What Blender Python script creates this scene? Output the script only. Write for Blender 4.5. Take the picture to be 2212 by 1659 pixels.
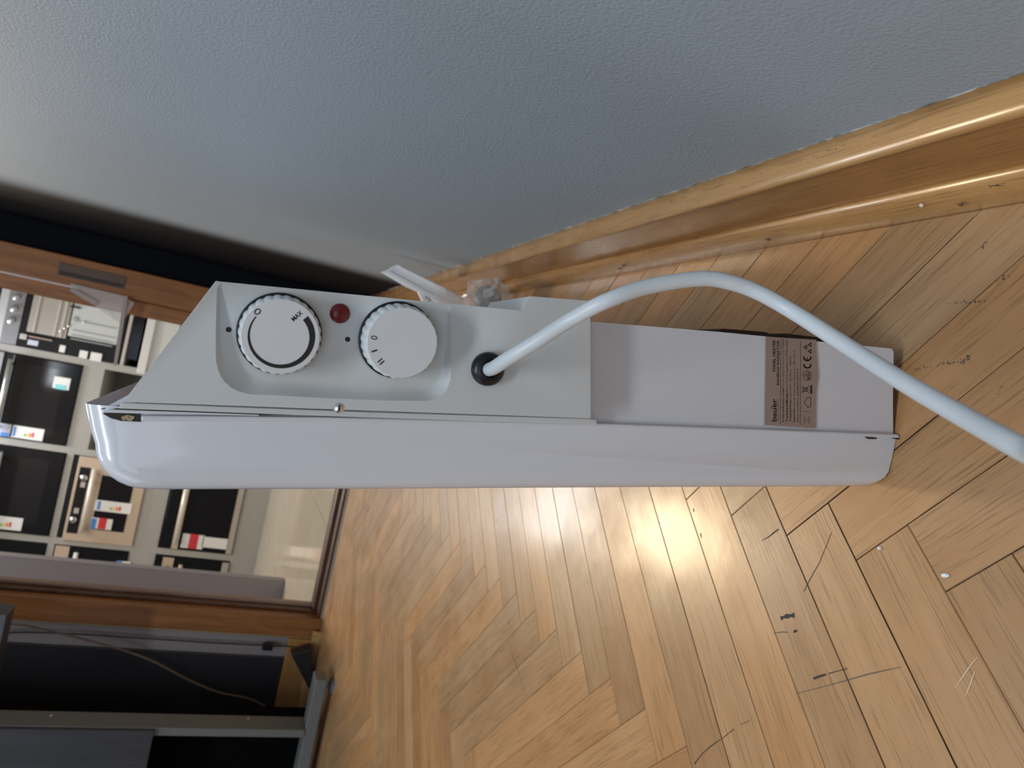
import bpy, bmesh, math, random
from mathutils import Vector, Matrix
random.seed(7)
for o in list(bpy.data.objects): bpy.data.objects.remove(o)
SC = bpy.context.scene
COL = SC.collection

# ------------------------------------------------------------------ camera
H = 0.43                                     # camera height above the floor (m)
F = 1530.0                                   # focal length in pixels of the 2212x1659 frame
CX, CY = 1106.0, 829.5
AX_DOWN = Vector((0.91086842, 0.1946803, 0.36389326))     # world -z seen in image axes (right, down, forward)
AX_FWD = Vector((-0.35994891, -0.05656262, 0.93125585))   # world +y
AX_RIGHT = Vector((0.20187992, -0.97923452, 0.01855386))  # world +x (towards the grey wall)
CAMLOC = Vector((0, 0, H))
cam_d = bpy.data.cameras.new('camera'); cam = bpy.data.objects.new('camera', cam_d); COL.objects.link(cam)
cam_d.sensor_fit = 'HORIZONTAL'; cam_d.sensor_width = 36.0; cam_d.lens = F / 2212 * 36
cam_d.clip_start = 0.01; cam_d.clip_end = 50
R3 = Matrix(((AX_RIGHT[0], -AX_RIGHT[1], -AX_RIGHT[2]),
             (AX_FWD[0], -AX_FWD[1], -AX_FWD[2]),
             (-AX_DOWN[0], AX_DOWN[1], AX_DOWN[2])))
cam.matrix_world = Matrix.Translation(CAMLOC) @ R3.to_4x4()
cam_d.dof.use_dof = True; cam_d.dof.focus_distance = 0.41; cam_d.dof.aperture_fstop = 16.0
SC.camera = cam

# ------------------------------------------------------------------ light and exposure
SC.view_settings.view_transform = 'Standard'; SC.view_settings.look = 'None'
SC.view_settings.exposure = -0.64; SC.view_settings.gamma = 1.0
SC.view_settings.use_curve_mapping = False
world = bpy.data.worlds.new('world'); SC.world = world; world.use_nodes = True
world.node_tree.nodes['Background'].inputs[0].default_value = (0.62, 0.75, 1.0, 1)
world.node_tree.nodes['Background'].inputs[1].default_value = 0.6

def area(name, loc, aim, sx, sy, power, col):
    l = bpy.data.lights.new(name, 'AREA'); l.shape = 'RECTANGLE'; l.size = sx; l.size_y = sy
    l.energy = power; l.color = col
    o = bpy.data.objects.new(name, l); COL.objects.link(o); o.location = loc
    o.rotation_euler = (Vector(aim)).to_track_quat('-Z', 'Y').to_euler()
    return o
COOL = (0.80, 0.90, 1.0)
area('daylight_left_window', (-3.36, -0.3, 1.55), (1, 0, -0.05), 1.4, 2.6, 22, COOL)
area('daylight_back_window', (-1.2, -2.56, 1.55), (0, 1, -0.05), 2.2, 1.4, 20, COOL)
area('ceiling_panel_light', (-0.75, -0.75, 2.695), (0, 0, -1), 1.16, 0.26, 54, (0.84, 0.925, 1.0))
area('ceiling_panel_light', (-0.95, 1.15, 2.695), (0, 0, -1), 1.16, 0.26, 12, (0.84, 0.925, 1.0))
area('shop_ceiling_light', (-0.72, 4.15, 2.62), (0, -0.7, -1), 0.42, 0.42, 62, (1.0, 0.80, 0.52))
area('shop_glint_light', (-0.72, 5.12, 2.18), (0, -0.7, -1), 0.7, 0.34, 30, (0.95, 0.97, 1.0))  # unseen light of made-up kind, added for the cool reflection on the parquet
area('shop_daylight', (-1.2, 3.3, 2.66), (0, 0.5, -1), 1.6, 1.0, 34, (0.97, 0.98, 1.0))

# ------------------------------------------------------------------ pixel helpers (direction from the pixel, depth from the plane it lies on)
def ray(px, py):
    d = Vector((px - CX, py - CY, F))
    return Vector((d.dot(AX_RIGHT), d.dot(AX_FWD), -d.dot(AX_DOWN)))
def on_y(px, py, y): d = ray(px, py); return CAMLOC + d * (y / d.y)
def on_x(px, py, x): d = ray(px, py); return CAMLOC + d * (x / d.x)
def on_z(px, py, z=0.0): d = ray(px, py); return CAMLOC + d * ((z - H) / d.z)
def at_depth(px, py, dep): return CAMLOC + ray(px, py) * (dep / F)

# ------------------------------------------------------------------ materials
MATS = {}
def mat(name, col, rough=0.5, metal=0.0, coat=0.0, bump=None, trans=0.0, alpha=1.0, emit=None, spec=0.5, var=0.0, varscale=8, rvar=0.0):
    if name in MATS: return MATS[name]
    m = bpy.data.materials.new(name); m.use_nodes = True; nt = m.node_tree; b = nt.nodes['Principled BSDF']
    b.inputs['Base Color'].default_value = (*col, 1); b.inputs['Roughness'].default_value = rough
    b.inputs['Metallic'].default_value = metal; b.inputs['Coat Weight'].default_value = coat
    b.inputs['Coat Roughness'].default_value = 0.06
    b.inputs['Transmission Weight'].default_value = trans; b.inputs['Alpha'].default_value = alpha
    b.inputs['Specular IOR Level'].default_value = spec
    if emit:
        b.inputs['Emission Color'].default_value = (*emit[0], 1); b.inputs['Emission Strength'].default_value = emit[1]
    geo = None
    if var or bump or rvar:
        geo = nt.nodes.new('ShaderNodeNewGeometry')
    if var:
        n = nt.nodes.new('ShaderNodeTexNoise'); n.inputs['Scale'].default_value = varscale; n.inputs['Detail'].default_value = 5
        nt.links.new(geo.outputs['Position'], n.inputs['Vector'])
        r = nt.nodes.new('ShaderNodeValToRGB'); r.color_ramp.elements[0].position = 0.3; r.color_ramp.elements[1].position = 0.7
        r.color_ramp.elements[0].color = (*[c * (1 - var) for c in col], 1); r.color_ramp.elements[1].color = (*[min(1, c * (1 + var)) for c in col], 1)
        nt.links.new(n.outputs['Fac'], r.inputs['Fac']); nt.links.new(r.outputs['Color'], b.inputs['Base Color'])
    if rvar:
        n = nt.nodes.new('ShaderNodeTexNoise'); n.inputs['Scale'].default_value = 25; n.inputs['Detail'].default_value = 6
        nt.links.new(geo.outputs['Position'], n.inputs['Vector'])
        mr = nt.nodes.new('ShaderNodeMapRange'); mr.inputs['To Min'].default_value = max(0.02, rough - rvar); mr.inputs['To Max'].default_value = rough + rvar
        nt.links.new(n.outputs['Fac'], mr.inputs['Value']); nt.links.new(mr.outputs['Result'], b.inputs['Roughness'])
    if bump:
        n = nt.nodes.new('ShaderNodeTexNoise'); n.inputs['Scale'].default_value = bump[0]; n.inputs['Detail'].default_value = bump[2] if len(bump) > 2 else 3
        nt.links.new(geo.outputs['Position'], n.inputs['Vector'])
        bp = nt.nodes.new('ShaderNodeBump'); bp.inputs['Strength'].default_value = bump[1]; bp.inputs['Distance'].default_value = 0.001
        nt.links.new(n.outputs['Fac'], bp.inputs['Height']); nt.links.new(bp.outputs['Normal'], b.inputs['Normal'])
    MATS[name] = m
    return m

def wood(name, c_dark, c_mid, c_light, axis=0, rough=0.4, tint=0.25, coat=0.0, pore=0.5, world_space=False, scale=1.0, bump=0.25):
    """grain along object axis `axis`; random tint per object"""
    m = bpy.data.materials.new(name); m.use_nodes = True; nt = m.node_tree; L = nt.links; b = nt.nodes['Principled BSDF']
    if world_space: src = nt.nodes.new('ShaderNodeNewGeometry').outputs['Position']
    else: src = nt.nodes.new('ShaderNodeTexCoord').outputs['Object']
    info = nt.nodes.new('ShaderNodeObjectInfo')
    off = nt.nodes.new('ShaderNodeVectorMath'); off.operation = 'MULTIPLY_ADD'
    cmb = nt.nodes.new('ShaderNodeCombineXYZ')
    for i in range(3): L.new(info.outputs['Random'], cmb.inputs[i])
    off.inputs[1].default_value = (37, 53, 71)
    L.new(cmb.outputs[0], off.inputs[0]); L.new(src, off.inputs[2])
    def stretched(lo, hi, detail, dist=0.0):
        mp = nt.nodes.new('ShaderNodeMapping'); s = [hi * scale] * 3; s[axis] = lo * scale; mp.inputs['Scale'].default_value = s
        L.new(off.outputs[0], mp.inputs['Vector'])
        n = nt.nodes.new('ShaderNodeTexNoise'); n.inputs['Scale'].default_value = 1.0; n.inputs['Detail'].default_value = detail; n.inputs['Distortion'].default_value = dist
        L.new(mp.outputs[0], n.inputs['Vector']); return n.outputs['Fac']
    fig = stretched(4, 42, 5, 1.2); por = stretched(22, 620, 3)
    r = nt.nodes.new('ShaderNodeValToRGB'); e = r.color_ramp.elements
    e[0].position = 0.30; e[0].color = (*c_dark, 1); e[1].position = 0.72; e[1].color = (*c_light, 1)
    x = r.color_ramp.elements.new(0.5); x.color = (*c_mid, 1)
    L.new(fig, r.inputs['Fac'])
    pr = nt.nodes.new('ShaderNodeMapRange'); pr.inputs['From Min'].default_value = 0.54; pr.inputs['From Max'].default_value = 0.68; pr.inputs['To Min'].default_value = 1.0; pr.inputs['To Max'].default_value = 1 - pore
    L.new(por, pr.inputs['Value'])
    isl = nt.nodes.new('ShaderNodeNewGeometry'); ad = nt.nodes.new('ShaderNodeMath'); ad.operation = 'ADD'; L.new(isl.outputs['Random Per Island'], ad.inputs[0]); L.new(info.outputs['Random'], ad.inputs[1])
    fr = nt.nodes.new('ShaderNodeMath'); fr.operation = 'FRACT'; L.new(ad.outputs[0], fr.inputs[0])
    tr = nt.nodes.new('ShaderNodeMapRange'); tr.inputs['To Min'].default_value = 1 - tint; tr.inputs['To Max'].default_value = 1 + tint * 0.55
    L.new(fr.outputs[0], tr.inputs['Value'])
    ml = nt.nodes.new('ShaderNodeMath'); ml.operation = 'MULTIPLY'; L.new(pr.outputs[0], ml.inputs[0]); L.new(tr.outputs[0], ml.inputs[1])
    vm = nt.nodes.new('ShaderNodeVectorMath'); vm.operation = 'SCALE'; L.new(r.outputs['Color'], vm.inputs[0]); L.new(ml.outputs[0], vm.inputs['Scale'])
    h7 = nt.nodes.new('ShaderNodeMath'); h7.operation = 'MULTIPLY'; h7.inputs[1].default_value = 7.31; L.new(fr.outputs[0], h7.inputs[0])
    hf = nt.nodes.new('ShaderNodeMath'); hf.operation = 'FRACT'; L.new(h7.outputs[0], hf.inputs[0])
    hm = nt.nodes.new('ShaderNodeMix'); hm.data_type = 'RGBA'; L.new(hf.outputs[0], hm.inputs['Factor']); hm.inputs['A'].default_value = (0.98, 1.02, 1.06, 1); hm.inputs['B'].default_value = (1.03, 1 - tint * 0.40, 1 - tint * 1.1, 1)
    hv = nt.nodes.new('ShaderNodeVectorMath'); hv.operation = 'MULTIPLY'; L.new(vm.outputs[0], hv.inputs[0]); L.new(hm.outputs['Result'], hv.inputs[1])
    L.new(hv.outputs[0], b.inputs['Base Color'])
    wn = nt.nodes.new('ShaderNodeTexNoise'); wn.inputs['Scale'].default_value = 14; wn.inputs['Detail'].default_value = 8; wn.inputs['Roughness'].default_value = 0.7
    gp = nt.nodes.new('ShaderNodeNewGeometry'); L.new(gp.outputs['Position'], wn.inputs['Vector'])
    rr = nt.nodes.new('ShaderNodeMapRange'); rr.inputs['From Min'].default_value = 0.3; rr.inputs['From Max'].default_value = 0.7
    rr.inputs['To Min'].default_value = rough - 0.08; rr.inputs['To Max'].default_value = rough + 0.12
    L.new(wn.outputs['Fac'], rr.inputs['Value']); L.new(rr.outputs[0], b.inputs['Roughness'])
    b.inputs['Coat Weight'].default_value = coat; b.inputs['Coat Roughness'].default_value = 0.16
    bp = nt.nodes.new('ShaderNodeBump'); bp.inputs['Strength'].default_value = bump; bp.inputs['Distance'].default_value = 0.0006
    L.new(por, bp.inputs['Height']); L.new(bp.outputs[0], b.inputs['Normal'])
    MATS[name] = m
    return m

M_plank = wood('oak_parquet', (0.40, 0.225, 0.102), (0.445, 0.26, 0.123), (0.49, 0.295, 0.147), 0, rough=0.33, tint=0.20, pore=0.34, coat=0.30)
M_base = wood('varnished_oak', (0.34, 0.16, 0.046), (0.40, 0.20, 0.062), (0.46, 0.24, 0.085), 1, rough=0.30, tint=0.05, coat=0.4, pore=0.35, world_space=True)
M_bead = wood('varnished_oak_light', (0.44, 0.235, 0.082), (0.50, 0.285, 0.11), (0.57, 0.335, 0.14), 1, rough=0.27, tint=0.05, coat=0.5, pore=0.3, world_space=True)
M_jamb = wood('door_oak', (0.24, 0.085, 0.02), (0.30, 0.115, 0.03), (0.36, 0.15, 0.045), 2, rough=0.4, tint=0.04, pore=0.25, world_space=True)
M_thresh = wood('dark_threshold_oak', (0.05, 0.02, 0.008), (0.09, 0.035, 0.013), (0.13, 0.055, 0.02), 0, rough=0.35, tint=0.03, pore=0.3, world_space=True)
M_bluewood = wood('blue_grey_laminate', (0.026, 0.026, 0.030), (0.031, 0.031, 0.036), (0.040, 0.040, 0.046), 2, rough=0.5, tint=0.02, pore=0.2, world_space=True)
M_wall = mat('grey_wall_paint', (0.355, 0.415, 0.475), 0.62, bump=(420, 0.6, 5), var=0.02, varscale=5)
M_dark = mat('navy_black_wall', (0.0035, 0.0045, 0.008), 0.7, bump=(330, 0.3, 5), spec=0.08)
M_mauve = mat('mauve_grey_paint', (0.26, 0.24, 0.25), 0.6)
M_ceil = mat('white_ceiling_paint', (0.8, 0.8, 0.78), 0.8)
M_slab = mat('dark_subfloor', (0.02, 0.014, 0.010), 0.9)
M_enamel = mat('white_gloss_enamel', (0.67, 0.695, 0.74), 0.22, coat=0.6)
M_housing = mat('white_powder_coat', (0.65, 0.67, 0.715), 0.40, bump=(900, 0.12, 2))
M_plastic = mat('off_white_plastic', (0.60, 0.63, 0.635), 0.32)
M_knob = mat('white_knob_plastic', (0.68, 0.71, 0.73), 0.3)
M_black = mat('black_plastic', (0.006, 0.006, 0.007), 0.35)
M_ink = mat('black_print', (0.012, 0.011, 0.011), 0.6)
M_inkg = mat('grey_print', (0.055, 0.045, 0.04), 0.6)
M_red = mat('red_indicator_lens', (0.16, 0.008, 0.012), 0.25)
M_cable = mat('white_cable_pvc', (0.63, 0.68, 0.71), 0.38)
M_label = mat('brown_grey_label_paper', (0.325, 0.245, 0.205), 0.5)
M_chrome = mat('bright_screw_steel', (0.75, 0.77, 0.78), 0.18, metal=1.0)
M_cavity = mat('dark_steel_gap_fill', (0.02, 0.018, 0.016), 0.6)
M_chip = mat('bare_primer_chip', (0.42, 0.32, 0.20), 0.8, var=0.6, varscale=900)
M_caulk = mat('chipped_plaster_line', (0.30, 0.32, 0.32), 0.9, var=0.75, varscale=70)
M_dust = mat('grey_dust', (0.16, 0.145, 0.125), 0.95, var=0.5, varscale=600)
M_crumb = mat('white_crumb', (0.8, 0.8, 0.78), 0.7)
M_scuff = mat('dark_scuff', (0.035, 0.03, 0.028), 0.7)
M_scuff2 = mat('grey_scuff', (0.13, 0.10, 0.08), 0.7)
M_film = mat('clear_plastic_film', (0.93, 0.94, 0.95), 0.12, trans=0.0, alpha=0.20, spec=0.8)
M_film2 = mat('milky_plastic_film', (0.75, 0.72, 0.70), 0.25, alpha=0.38)
M_footw = mat('white_plastic_foot', (0.86, 0.88, 0.91), 0.35)
M_wheel = mat('grey_rubber_wheel', (0.33, 0.34, 0.36), 0.5)

# ------------------------------------------------------------------ object helpers
def props(o, label=None, cat=None, group=None, kind=None):
    if label: o['label'] = label
    if cat: o['category'] = cat
    if group: o['group'] = group
    if kind: o['kind'] = kind
    return o
def link(name, me, m=None, parent=None):
    o = bpy.data.objects.new(name, me); COL.objects.link(o)
    if m is not None and me is not None: me.materials.append(m)
    if parent is not None: o.parent = parent
    return o
def root(name, loc, label, cat, group=None, roty=0.0):
    o = bpy.data.objects.new(name, None); COL.objects.link(o); o.location = loc; o.rotation_euler = (0, roty, 0); o.empty_display_size = 0.05
    return props(o, label, cat, group)
def base_off(parent):
    off = Vector((0, 0, 0)); p = parent
    while p is not None:
        off += Vector(p.location); p = p.parent
    return off
def mesh(name, verts, faces, m=None, parent=None, smooth=False, local=False):
    """verts in world coordinates unless local"""
    off = Vector((0, 0, 0)) if (local or parent is None) else base_off(parent)
    me = bpy.data.meshes.new(name)
    me.from_pydata([tuple(Vector(v) - off) for v in verts], [], faces); me.validate()
    bm = bmesh.new(); bm.from_mesh(me); bmesh.ops.recalc_face_normals(bm, faces=bm.faces); bm.to_mesh(me); bm.free()
    if smooth:
        for p in me.polygons: p.use_smooth = True
    return link(name, me, m, parent)
def bevel(o, w, seg=2, ang=35):
    md = o.modifiers.new('bevel', 'BEVEL'); md.width = w; md.segments = seg; md.limit_method = 'ANGLE'; md.angle_limit = math.radians(ang); md.harden_normals = False
    return o
def box(name, x0, x1, y0, y1, z0, z1, m, parent=None, bev=0.0, local=False):
    v = [(x, y, z) for x in (x0, x1) for y in (y0, y1) for z in (z0, z1)]
    f = [(0, 1, 3, 2), (4, 6, 7, 5), (0, 4, 5, 1), (2, 3, 7, 6), (0, 2, 6, 4), (1, 5, 7, 3)]
    o = mesh(name, v, f, m, parent, local=local)
    if bev: bevel(o, bev)
    return o
def prism(name, poly, axis, a0, a1, m, parent=None, bev=0.0, local=False, smooth=False):
    """poly: 2D points; axis 'x': poly=(y,z); 'y': poly=(x,z); 'z': poly=(x,y)"""
    def p3(p, a): return {'x': (a, p[0], p[1]), 'y': (p[0], a, p[1]), 'z': (p[0], p[1], a)}[axis]
    n = len(poly); v = [p3(p, a0) for p in poly] + [p3(p, a1) for p in poly]
    f = [tuple(range(n)), tuple(range(2 * n - 1, n - 1, -1))] + [(i, (i + 1) % n, n + (i + 1) % n, n + i) for i in range(n)]
    o = mesh(name, v, f, m, parent, local=local)
    if bev: bevel(o, bev)
    if smooth:
        for i, p in enumerate(o.data.polygons): p.use_smooth = len(p.vertices) == 4
    return o
def frame_of(axis):
    a = Vector(axis).normalized(); t = Vector((0, 0, 1)) if abs(a.z) < 0.9 else Vector((1, 0, 0))
    e1 = (t - a * t.dot(a)).normalized(); e2 = a.cross(e1); return e1, e2, a
def lathe(name, c, axis, prof, m, parent=None, n=48, local=False, scallop=None, smooth=True):
    """prof: list of (radius, height along axis); scallop: (count, depth, set of ring indices)"""
    e1, e2, a = frame_of(axis); c = Vector(c); v = []; f = []
    for k, (r, h) in enumerate(prof):
        for i in range(n):
            t = 2 * math.pi * i / n; rr = r
            if scallop and k in scallop[2]: rr = r - scallop[1] * (0.5 - 0.5 * math.cos(t * scallop[0])) ** 2
            v.append(c + e1 * (rr * math.cos(t)) + e2 * (rr * math.sin(t)) + a * h)
    for k in range(len(prof) - 1):
        for i in range(n):
            f.append((k * n + i, k * n + (i + 1) % n, (k + 1) * n + (i + 1) % n, (k + 1) * n + i))
    f.append(tuple(range(n))[::-1]); f.append(tuple((len(prof) - 1) * n + i for i in range(n)))
    o = mesh(name, v, f, m, parent, local=local)
    if smooth:
        for p in o.data.polygons: p.use_smooth = len(p.vertices) == 4
        o.data.set_sharp_from_angle(angle=math.radians(40))
    return o
def catmull(pts, per=10):
    P = [Vector(p) for p in pts]; P = [P[0] * 2 - P[1]] + P + [P[-1] * 2 - P[-2]]; out = []
    for i in range(1, len(P) - 2):
        for k in range(per):
            t = k / per; a, b, c, d = P[i - 1], P[i], P[i + 1], P[i + 2]
            out.append(0.5 * ((2 * b) + (c - a) * t + (2 * a - 5 * b + 4 * c - d) * t * t + (3 * b - a - 3 * c + d) * t ** 3))
    out.append(P[-2]); return out
def tube(name, pts, r, m, parent=None, n=12, local=False, per=8, smooth_path=True):
    P = catmull(pts, per) if smooth_path else [Vector(p) for p in pts]
    v = []; f = []; prev = None
    for i, p in enumerate(P):
        t = (P[min(i + 1, len(P) - 1)] - P[max(i - 1, 0)]).normalized()
        if prev is None: e1 = t.orthogonal().normalized()
        else: e1 = (prev - t * prev.dot(t)).normalized()
        prev = e1; e2 = t.cross(e1); rr = r[i] if isinstance(r, list) else r
        for k in range(n):
            a = 2 * math.pi * k / n; v.append(p + e1 * (rr * math.cos(a)) + e2 * (rr * math.sin(a)))
    for i in range(len(P) - 1):
        for k in range(n): f.append((i * n + k, i * n + (k + 1) % n, (i + 1) * n + (k + 1) % n, (i + 1) * n + k))
    f.append(tuple(range(n))[::-1]); f.append(tuple((len(P) - 1) * n + k for k in range(n)))
    return mesh(name, v, f, m, parent, smooth=True, local=local)
def text_geo(s, bold=0.0, spacing=1.0):
    """flat triangles of a text scaled to a unit box (x 0..1, y 0..1) plus its aspect"""
    cu = bpy.data.curves.new('t', 'FONT'); cu.body = s; cu.size = 1; cu.offset = bold; cu.space_character = spacing; cu.resolution_u = 3
    o = bpy.data.objects.new('t', cu); COL.objects.link(o)
    dg = bpy.context.evaluated_depsgraph_get(); me = bpy.data.meshes.new_from_object(o.evaluated_get(dg))
    V = [v.co.copy() for v in me.vertices]; Fc = [tuple(p.vertices) for p in me.polygons]
    bpy.data.objects.remove(o); bpy.data.curves.remove(cu); bpy.data.meshes.remove(me)
    x0 = min(v.x for v in V); x1 = max(v.x for v in V); y0 = min(v.y for v in V); y1 = max(v.y for v in V)
    return [((v.x - x0) / (x1 - x0), (v.y - y0) / max(1e-6, y1 - y0)) for v in V], Fc, (x1 - x0) / (y1 - y0)

# ================================================================== THE ROOM
XW, YF = 0.216, 2.36                         # grey wall plane, door wall plane
XL, YB, ZC = -3.4, -2.6, 2.75
# floor: slab, then oak herringbone, every plank its own piece
floor = props(box('floor', XL, XW, YB, YF, -0.06, -0.0125, M_slab), kind='structure', label='herringbone oak parquet floor')
PW, PL = 0.0483, 0.340
PER = PW * math.sqrt(2); s2 = math.sqrt(0.5)
dA = Vector((-s2, -s2)); dB = Vector((s2, -s2)); C0 = Vector((-0.064, 0.442))
def clip(poly, a, b, c):
    out = []
    for i in range(len(poly)):
        p, q = poly[i], poly[(i + 1) % len(poly)]
        fp = a * p[0] + b * p[1] - c; fq = a * q[0] + b * q[1] - c
        if fp <= 0: out.append(p)
        if fp * fq < 0:
            t = fp / (fp - fq); out.append((p[0] + (q[0] - p[0]) * t, p[1] + (q[1] - p[1]) * t))
    return out
def plank_mesh(poly, name='plank'):
    """poly in plank coordinates (x along the grain); chamfered upper edge"""
    n = len(poly); cx_ = sum(p[0] for p in poly) / n; cy_ = sum(p[1] for p in poly) / n
    ins = 0.0007
    def shrink(p, d): v = Vector((p[0] - cx_, p[1] - cy_)); return (p[0] - math.copysign(min(d, abs(v.x)), v.x), p[1] - math.copysign(min(d, abs(v.y)), v.y))
    V = [(*shrink(p, 0.0002), -0.012) for p in poly] + [(*shrink(p, 0.0002), -0.0005) for p in poly] + [(*shrink(p, ins), 0.0) for p in poly]
    Fc = [tuple(2 * n + i for i in range(n))] + [(i, (i + 1) % n, n + (i + 1) % n, n + i) for i in range(n)] + [(n + i, n + (i + 1) % n, 2 * n + (i + 1) % n, 2 * n + i) for i in range(n)]
    me = bpy.data.meshes.new(name); me.from_pydata(V, [], Fc); me.validate()
    bm = bmesh.new(); bm.from_mesh(me); bmesh.ops.recalc_face_normals(bm, faces=bm.faces)
    bm.to_mesh(me); bm.free(); me.materials.append(M_plank)
    return me
full = plank_mesh([(0, 0), (PL, 0), (PL, PW), (0, PW)])
XQ = 0.192                                   # planks run under the quarter round
planks = []; far_planks = []
for i in range(-8, 3):
    for k in range(-52, 34):
        c = C0 + Vector((i * PL * math.sqrt(2), k * PER))
        for fam, (d, wv) in enumerate(((dA, dB), (dB, -dA))):
            if i >= 1: continue
            PLn = PL + 0.04 if (fam == 1 and i == 0) else PL
            # plank coordinates: x along d, y along wv; mirror so the frame is right handed
            org, ex, ey = c, d, wv
            if ex.x * ey.y - ex.y * ey.x < 0: org = c + wv * PW; ey = -wv
            cor = [org, org + ex * PLn, org + ex * PLn + ey * PW, org + ey * PW]
            if max(p.x for p in cor) < XL or min(p.x for p in cor) > XQ or max(p.y for p in cor) < YB or min(p.y for p in cor) > YF: continue
            poly = [(0, 0), (PLn, 0), (PLn, PW), (0, PW)]; cut = PLn != PL
            for nx, ny, cc in ((1, 0, XQ), (-1, 0, -XL), (0, 1, YF - 0.005), (0, -1, -YB)):
                w = Vector((nx, ny)); a, b = w.dot(ex), w.dot(ey); q = clip(poly, a, b, cc - w.dot(org))
                if len(q) != len(poly) or any(abs(p[0] - r[0]) + abs(p[1] - r[1]) > 1e-9 for p, r in zip(q, poly)): cut = True
                poly = q
                if len(poly) < 3: break
            if len(poly) < 3: continue
            ar = abs(sum(poly[j][0] * poly[(j + 1) % len(poly)][1] - poly[(j + 1) % len(poly)][0] * poly[j][1] for j in range(len(poly)))) / 2
            if ar < 2e-4: continue
            mid = org + ex * (PL / 2) + ey * (PW / 2)
            near = mid.x > -1.22 and -0.02 < mid.y and mid.x > -0.30 - 0.50 * mid.y
            rec = (poly, cut, org, ex)
            (planks if near else far_planks).append(rec)
planks = planks[:300]
rr_ = random.Random(3)
for poly, cut, org, ex in planks:
    o = link('plank', plank_mesh(poly) if cut else full, None, floor)
    o.location = (org.x, org.y, rr_.uniform(-0.0003, 0.0)); o.rotation_euler = (0, 0, math.atan2(ex.y, ex.x))
V = []; Fc = []
for poly, cut, org, ex in far_planks:
    ey = Vector((-ex.y, ex.x)); b0 = len(V)
    pts = [org + ex * (p[0] * 0.999 + 0.0002) + ey * (p[1] * 0.985 + 0.0003) for p in poly]
    V += [(p.x, p.y, -0.012) for p in pts] + [(p.x, p.y, -0.0002) for p in pts]; n = len(pts)
    Fc += [tuple(b0 + n + j for j in range(n))] + [(b0 + j, b0 + (j + 1) % n, b0 + n + (j + 1) % n, b0 + n + j) for j in range(n)]
o = mesh('parquet_rest', V, Fc, M_plank, floor); o['kind'] = 'stuff'

# grey wall; its colour fades to navy black over the last stretch before the door
M_edge = mat('grey_to_black_wall_fade', (0.355, 0.415, 0.475), 0.66, bump=(420, 0.5, 5), spec=0.2)
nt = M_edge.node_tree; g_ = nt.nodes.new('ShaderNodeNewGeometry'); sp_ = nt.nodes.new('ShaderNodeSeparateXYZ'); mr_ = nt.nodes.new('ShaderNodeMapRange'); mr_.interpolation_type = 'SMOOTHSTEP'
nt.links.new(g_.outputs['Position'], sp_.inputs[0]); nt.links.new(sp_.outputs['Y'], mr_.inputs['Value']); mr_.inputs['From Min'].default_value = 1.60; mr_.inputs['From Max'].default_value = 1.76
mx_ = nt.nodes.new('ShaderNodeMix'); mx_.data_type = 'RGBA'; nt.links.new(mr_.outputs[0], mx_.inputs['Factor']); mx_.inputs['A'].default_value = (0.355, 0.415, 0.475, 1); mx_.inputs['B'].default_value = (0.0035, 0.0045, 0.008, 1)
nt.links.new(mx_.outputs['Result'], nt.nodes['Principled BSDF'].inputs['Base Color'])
wall_right = props(box('wall_right', XW, XW + 0.12, YB, 1.60, 0, ZC, M_wall), kind='structure', label='grey painted wall with roller texture')
box('fading_wall_edge', XW, XW + 0.12, 1.60, 1.76, 0, ZC, M_edge, wall_right)
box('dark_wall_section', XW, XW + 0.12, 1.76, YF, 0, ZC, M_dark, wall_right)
# left wall with a window opening, back wall with a window opening
wl = props(box('wall_left', XL - 0.12, XL, YB, YF, 0, 0.85, M_mauve), kind='structure')
for n_, a in (('wall_panel', (YB, -1.6, 0.85, ZC)), ('wall_panel', (1.0, YF, 0.85, ZC)), ('wall_panel', (-1.6, 1.0, 2.25, ZC))):
    box(n_, XL - 0.12, XL, a[0], a[1], a[2], a[3], M_mauve, wl)
wb = props(box('wall_back', XL - 0.12, XW + 0.12, YB - 0.12, YB, 0, 0.85, M_mauve), kind='structure')
for a in ((XL - 0.12, -2.3, 0.85, ZC), (-0.1, XW + 0.12, 0.85, ZC), (-2.3, -0.1, 2.25, ZC)):
    box('wall_panel', a[0], a[1], YB - 0.12, YB, a[2], a[3], M_mauve, wb)
M_frame = mat('white_window_frame', (0.75, 0.75, 0.73), 0.4)
w1 = props(box('window_1', XL - 0.08, XL - 0.03, -1.6, 1.0, 0.85, 0.91, M_frame), kind='structure')
for a in ((-1.6, -1.54, 0.91, 2.19), (0.94, 1.0, 0.91, 2.19), (-0.33, -0.27, 0.91, 2.19), (-1.6, 1.0, 2.19, 2.25)):
    box('window_frame', XL - 0.08, XL - 0.03, a[0], a[1], a[2], a[3], M_frame, w1)
w2 = props(box('window_2', -2.3, -0.1, YB - 0.08, YB - 0.03, 0.85, 0.91, M_frame), kind='structure')
for a in ((-2.3, -2.24, 0.91, 2.19), (-0.16, -0.1, 0.91, 2.19), (-1.23, -1.17, 0.91, 2.19), (-2.3, -0.1, 2.19, 2.25)):
    box('window_frame', a[0], a[1], YB - 0.08, YB - 0.03, a[2], a[3], M_frame, w2)
props(box('ceiling', XL - 0.12, XW + 0.12, YB - 0.12, YF + 0.12, ZC, ZC + 0.1, M_ceil), kind='structure')
M_tube = mat('lit_diffuser', (1, 1, 1), 0.5, emit=((0.88, 0.94, 1.0), 6))
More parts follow.
